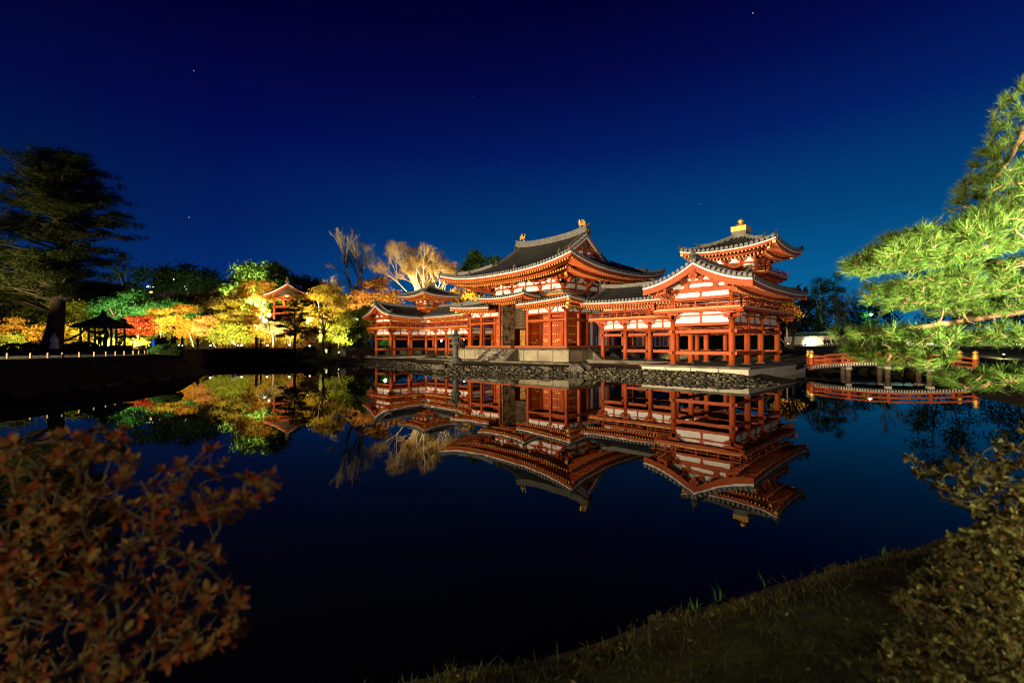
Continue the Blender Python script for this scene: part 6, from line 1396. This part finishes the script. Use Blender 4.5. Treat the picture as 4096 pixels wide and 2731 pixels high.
for z in (ze, (ze + za) / 2 - .2): mb.bar(p - n2 * 2.4 - FW * .04 + Vector((0, 0, z)), p + n2 * 2.4 * (1 if z == ze else .5) - FW * .04 + Vector((0, 0, z)), .1, .16, 1)
for q in (-.7, .7): mb.bar(p + n2 * q - FW * .04 + Vector((0, 0, zb)), p + n2 * q - FW * .04 + Vector((0.001, 0, ze + .5)), .1, .14, 1)
mb.build('wall', [WHITE, DARKW], gh); mb = MB(); 
for s in (-1, 1): mb.bar(p + Vector((0, 0, za + .12)) + FW * 3, p + n2 * (s * 3.4) + Vector((0, 0, ze - .35)) + FW * 3, 7.4, .16)
mb.build('roof', TILE, gh); point('house_light', at(3788, 81, ze), 120, (1, .95, .8), .2)

# ================================================================== people
def person(u, d, label, h_=1.66, top='black', leg='black', face=0.0, pose='stand', coat=False, hold=None, hat=None, bag=None, z=None, width=1.0):
    zg = gz(u, d) if z is None else z; t = empty('person', at(u, d, zg), -YAW + face); prop(t, label, 'person', 'visitors in the garden'); k = h_ / 1.68; sit = pose == 'sit'
    bm = bmesh.new(); ly = bm.verts.layers.skin.verify(); V = {}
    def v(n, p, r, par=None):
        q = bm.verts.new(Vector(p) * k); q[ly].radius = (r * k, r * k); q[ly].use_root = (n == 'pelvis'); V[n] = q
        if par: bm.edges.new((V[par], q))
    hz_ = .50 if sit else .92
    v('pelvis', (0, 0, hz_), .145 * width); v('waist', (0, -.01, hz_ + .18), .125 * width, 'pelvis'); v('chest', (0, 0, hz_ + .40), .15 * width, 'waist'); v('neck', (0, .01, hz_ + .56), .055, 'chest'); v('head0', (0, -.01, hz_ + .64), .08, 'neck'); v('head1', (0, -.015, hz_ + .72), .09, 'head0'); v('head2', (0, -.01, hz_ + .755), .06, 'head1')
    for s in (-1, 1):
        S = str(s); v('sh' + S, (s * .19 * width, 0, hz_ + .47), .07, 'chest')
        if pose == 'photo' or hold == 'camera': v('el' + S, (s * .25, -.12, hz_ + .28), .05, 'sh' + S); v('wr' + S, (s * .09, -.30, hz_ + .52), .034, 'el' + S); v('ha' + S, (s * .05, -.34, hz_ + .57), .04, 'wr' + S)
        elif sit: v('el' + S, (s * .24, -.06, hz_ + .2), .05, 'sh' + S); v('wr' + S, (s * .15, -.28, hz_ + .12), .034, 'el' + S); v('ha' + S, (s * .12, -.36, hz_ + .12), .04, 'wr' + S)
        else: v('el' + S, (s * .25, .03, hz_ + .22), .05, 'sh' + S); v('wr' + S, (s * .25, -.05, hz_ - .02), .034, 'el' + S); v('ha' + S, (s * .245, -.08, hz_ - .11), .042, 'wr' + S)
        if sit: v('kn' + S, (s * .13, -.42, .48), .07, 'pelvis'); v('an' + S, (s * .13, -.40, .08), .045, 'kn' + S); v('fo' + S, (s * .13, -.54, .04), .04, 'an' + S)
        else:
            w_ = .16 * s if pose == 'walk' else 0
            v('hp' + S, (s * .095, 0, .86), .095, 'pelvis'); v('kn' + S, (s * .10, -.03 - w_, .48), .068, 'hp' + S); v('an' + S, (s * .10, .02 - w_ * 1.9, .08), .045, 'kn' + S); v('fo' + S, (s * .11, -.14 - w_ * 1.9, .04), .04, 'an' + S)
    me = bpy.data.meshes.new('body'); bm.to_mesh(me); bm.free()
    for c in (CLOTH[top], CLOTH[leg], SKIN): me.materials.append(c)
    o = bpy.data.objects.new('body', me); COL.objects.link(o); o.modifiers.new('skin', 'SKIN').use_smooth_shade = True; o.modifiers.new('smooth', 'SUBSURF').levels = 1; o.modifiers['smooth'].render_levels = 1
    dg = bpy.context.evaluated_depsgraph_get(); m2 = bpy.data.meshes.new_from_object(o.evaluated_get(dg)); bpy.data.objects.remove(o)
    m2.materials.clear()
    for c in (CLOTH[top], CLOTH[leg], SKIN): m2.materials.append(c)
    for p in m2.polygons:
        z_ = p.center.z / k; y_ = p.center.y / k; x_ = abs(p.center.x / k); p.use_smooth = True
        p.material_index = 2 if (z_ > hz_ + .57 or (x_ < .32 and y_ < -.29 and z_ > hz_ + .08) or (not sit and x_ > .2 and z_ < hz_ - .05 and z_ > .6)) else 0 if z_ > hz_ + .02 else 1
    o = bpy.data.objects.new('body', m2); COL.objects.link(o); o.parent = t
    def part(mb, name, m): q = bpy.data.meshes.new(name); q.from_pydata([Vector(p) * k for p in mb.v], [], mb.f); q.materials.append(m); [setattr(p, 'use_smooth', True) for p in q.polygons]; q2 = bpy.data.objects.new(name, q); COL.objects.link(q2); q2.parent = t
    mb = MB(); mb.lathe(0, .012, [(.098, hz_ + .66), (.112, hz_ + .72), (.105, hz_ + .79), (.06, hz_ + .83), (.01, hz_ + .845)], 12); part(mb, 'hat' if hat else 'hair', CLOTH[hat] if hat else HAIR)
    if coat: mb = MB(); mb.lathe(0, 0, [(.30, .42), (.29, .55), (.22, hz_ + .05), (.20, hz_ + .2), (.235, hz_ + .40), (.20, hz_ + .5), (.08, hz_ + .57)], 14); part(mb, 'coat', CLOTH[top])
    if bag: mb = MB(); mb.box(-.16, .16, .13, .30, hz_ + .05, hz_ + .50); part(mb, 'backpack', CLOTH[bag])
    if hold == 'tripod':
        mb = MB(); 
        for a in (0, 2.1, 4.2): mb.tube([(0, -.5, hz_ + .5), (.3 * math.cos(a), -.5 + .3 * math.sin(a), 0)], .014, 5)
        mb.box(-.07, .07, -.56, -.46, hz_ + .5, hz_ + .62); part(mb, 'camera_tripod', BLACK)
    return t
person(217, 36.5, 'person in a long white coat and pale hat walking past the big pine', 1.58, 'white', 'black', 1.2, 'walk', True, hat='grey', z=gz(217, 36.5) + .03)
person(398, 43, 'person in dark clothes with a backpack walking toward the gazebo', 1.7, 'black', 'navy', .6, 'walk', bag='black')
person(478, 55, 'dark figure sitting beyond the round bush by the gazebo', 1.6, 'black', 'black', .4, 'sit')
person(647, 57, 'dark figure standing right of the blue sign', 1.68, 'black', 'black', 2.6, 'photo')
person(689, 60, 'left one of the pair standing behind the clipped mounds', 1.68, 'brown', 'black', 2.8, 'stand')
person(700, 60.4, 'right one of the pair standing behind the clipped mounds', 1.7, 'black', 'black', 2.9, 'photo')
person(729, 61, 'dark figure lifting a camera beside a ground lamp', 1.62, 'navy', 'black', 3.2, 'photo')
person(791, 63, 'person in a dark jacket standing alone below the orange red maple', 1.66, 'brown', 'black', 3.0, 'stand')
person(932, 65, 'person in black sitting on a bench under the olive maple', 1.6, 'black', 'black', 1.4, 'sit')
person(1025, 62.6, 'taller of the two visitors standing on the far bank', 1.78, 'brown', 'black', 2.9, 'photo', width=1.1)
person(1043, 63.0, 'shorter of the two visitors on the far bank, in a skirt', 1.46, 'grey', 'black', 2.7, 'photo')
person(1318, 62.6, 'dark figure standing by the square lit sign', 1.66, 'black', 'black', 3.0)
person(1389, 60.5, 'dark figure by the clipped hedge left of the far wing', 1.66, 'black', 'black', 2.0)
person(1393, 61.3, 'second dark figure half hidden behind another by the clipped hedge', 1.6, 'black', 'navy', 2.2)
person(1452, 66, 'person in dark brown in the queue behind the far wing', 1.6, 'brown', 'black', 1.0, z=1.0)
person(1464, 66.5, 'person in purple in the queue behind the far wing', 1.62, 'purple', 'black', 1.4, z=1.0)
person(1475, 65, 'person in grey in the queue behind the far wing', 1.6, 'grey', 'black', 1.2, z=1.0)
person(1487, 64.5, 'person in a long blue coat behind the end column of the far wing', 1.68, 'blue', 'blue', 1.0, 'stand', True, z=.9)
for i, (u, top, lab) in enumerate(((3300, 'navy', 'first seated photographer from the left before the cream wall'), (3312, 'black', 'photographer hunched close behind the first one before the cream wall'), (3331, 'teal', 'seated photographer in teal in the middle of the group before the cream wall'), (3352, 'blue', 'seated photographer in blue right of the teal one before the cream wall'), (3377, 'navy', 'last photographer on the right of the seated group before the cream wall'))):
    person(u, 72 + i * .3, lab, 1.66, top, 'black', .3 * i - .4, 'sit', hold='tripod' if i % 2 else 'camera', bag='black' if i == 0 else None)
for u, d, top, lab in ((3555, 63, 'navy', 'dark standing visitor seen over the middle of the bridge rail'), (3612, 61, 'teal', 'visitor in teal standing beyond the bridge left of the brown coat'), (3655, 60, 'brown', 'visitor in a brown coat standing beyond the bridge'), (3700, 61, 'black', 'visitor in black standing right of the brown coat'), (3740, 60, 'grey', 'visitor in grey near the right end of the bridge'), (3812, 59, 'black', 'dark visitor close to the gilded end post of the bridge')):
    person(u, d, lab, 1.68, top, 'black', 3.0 + (u % 7) * .2, 'photo' if u % 2 else 'stand')
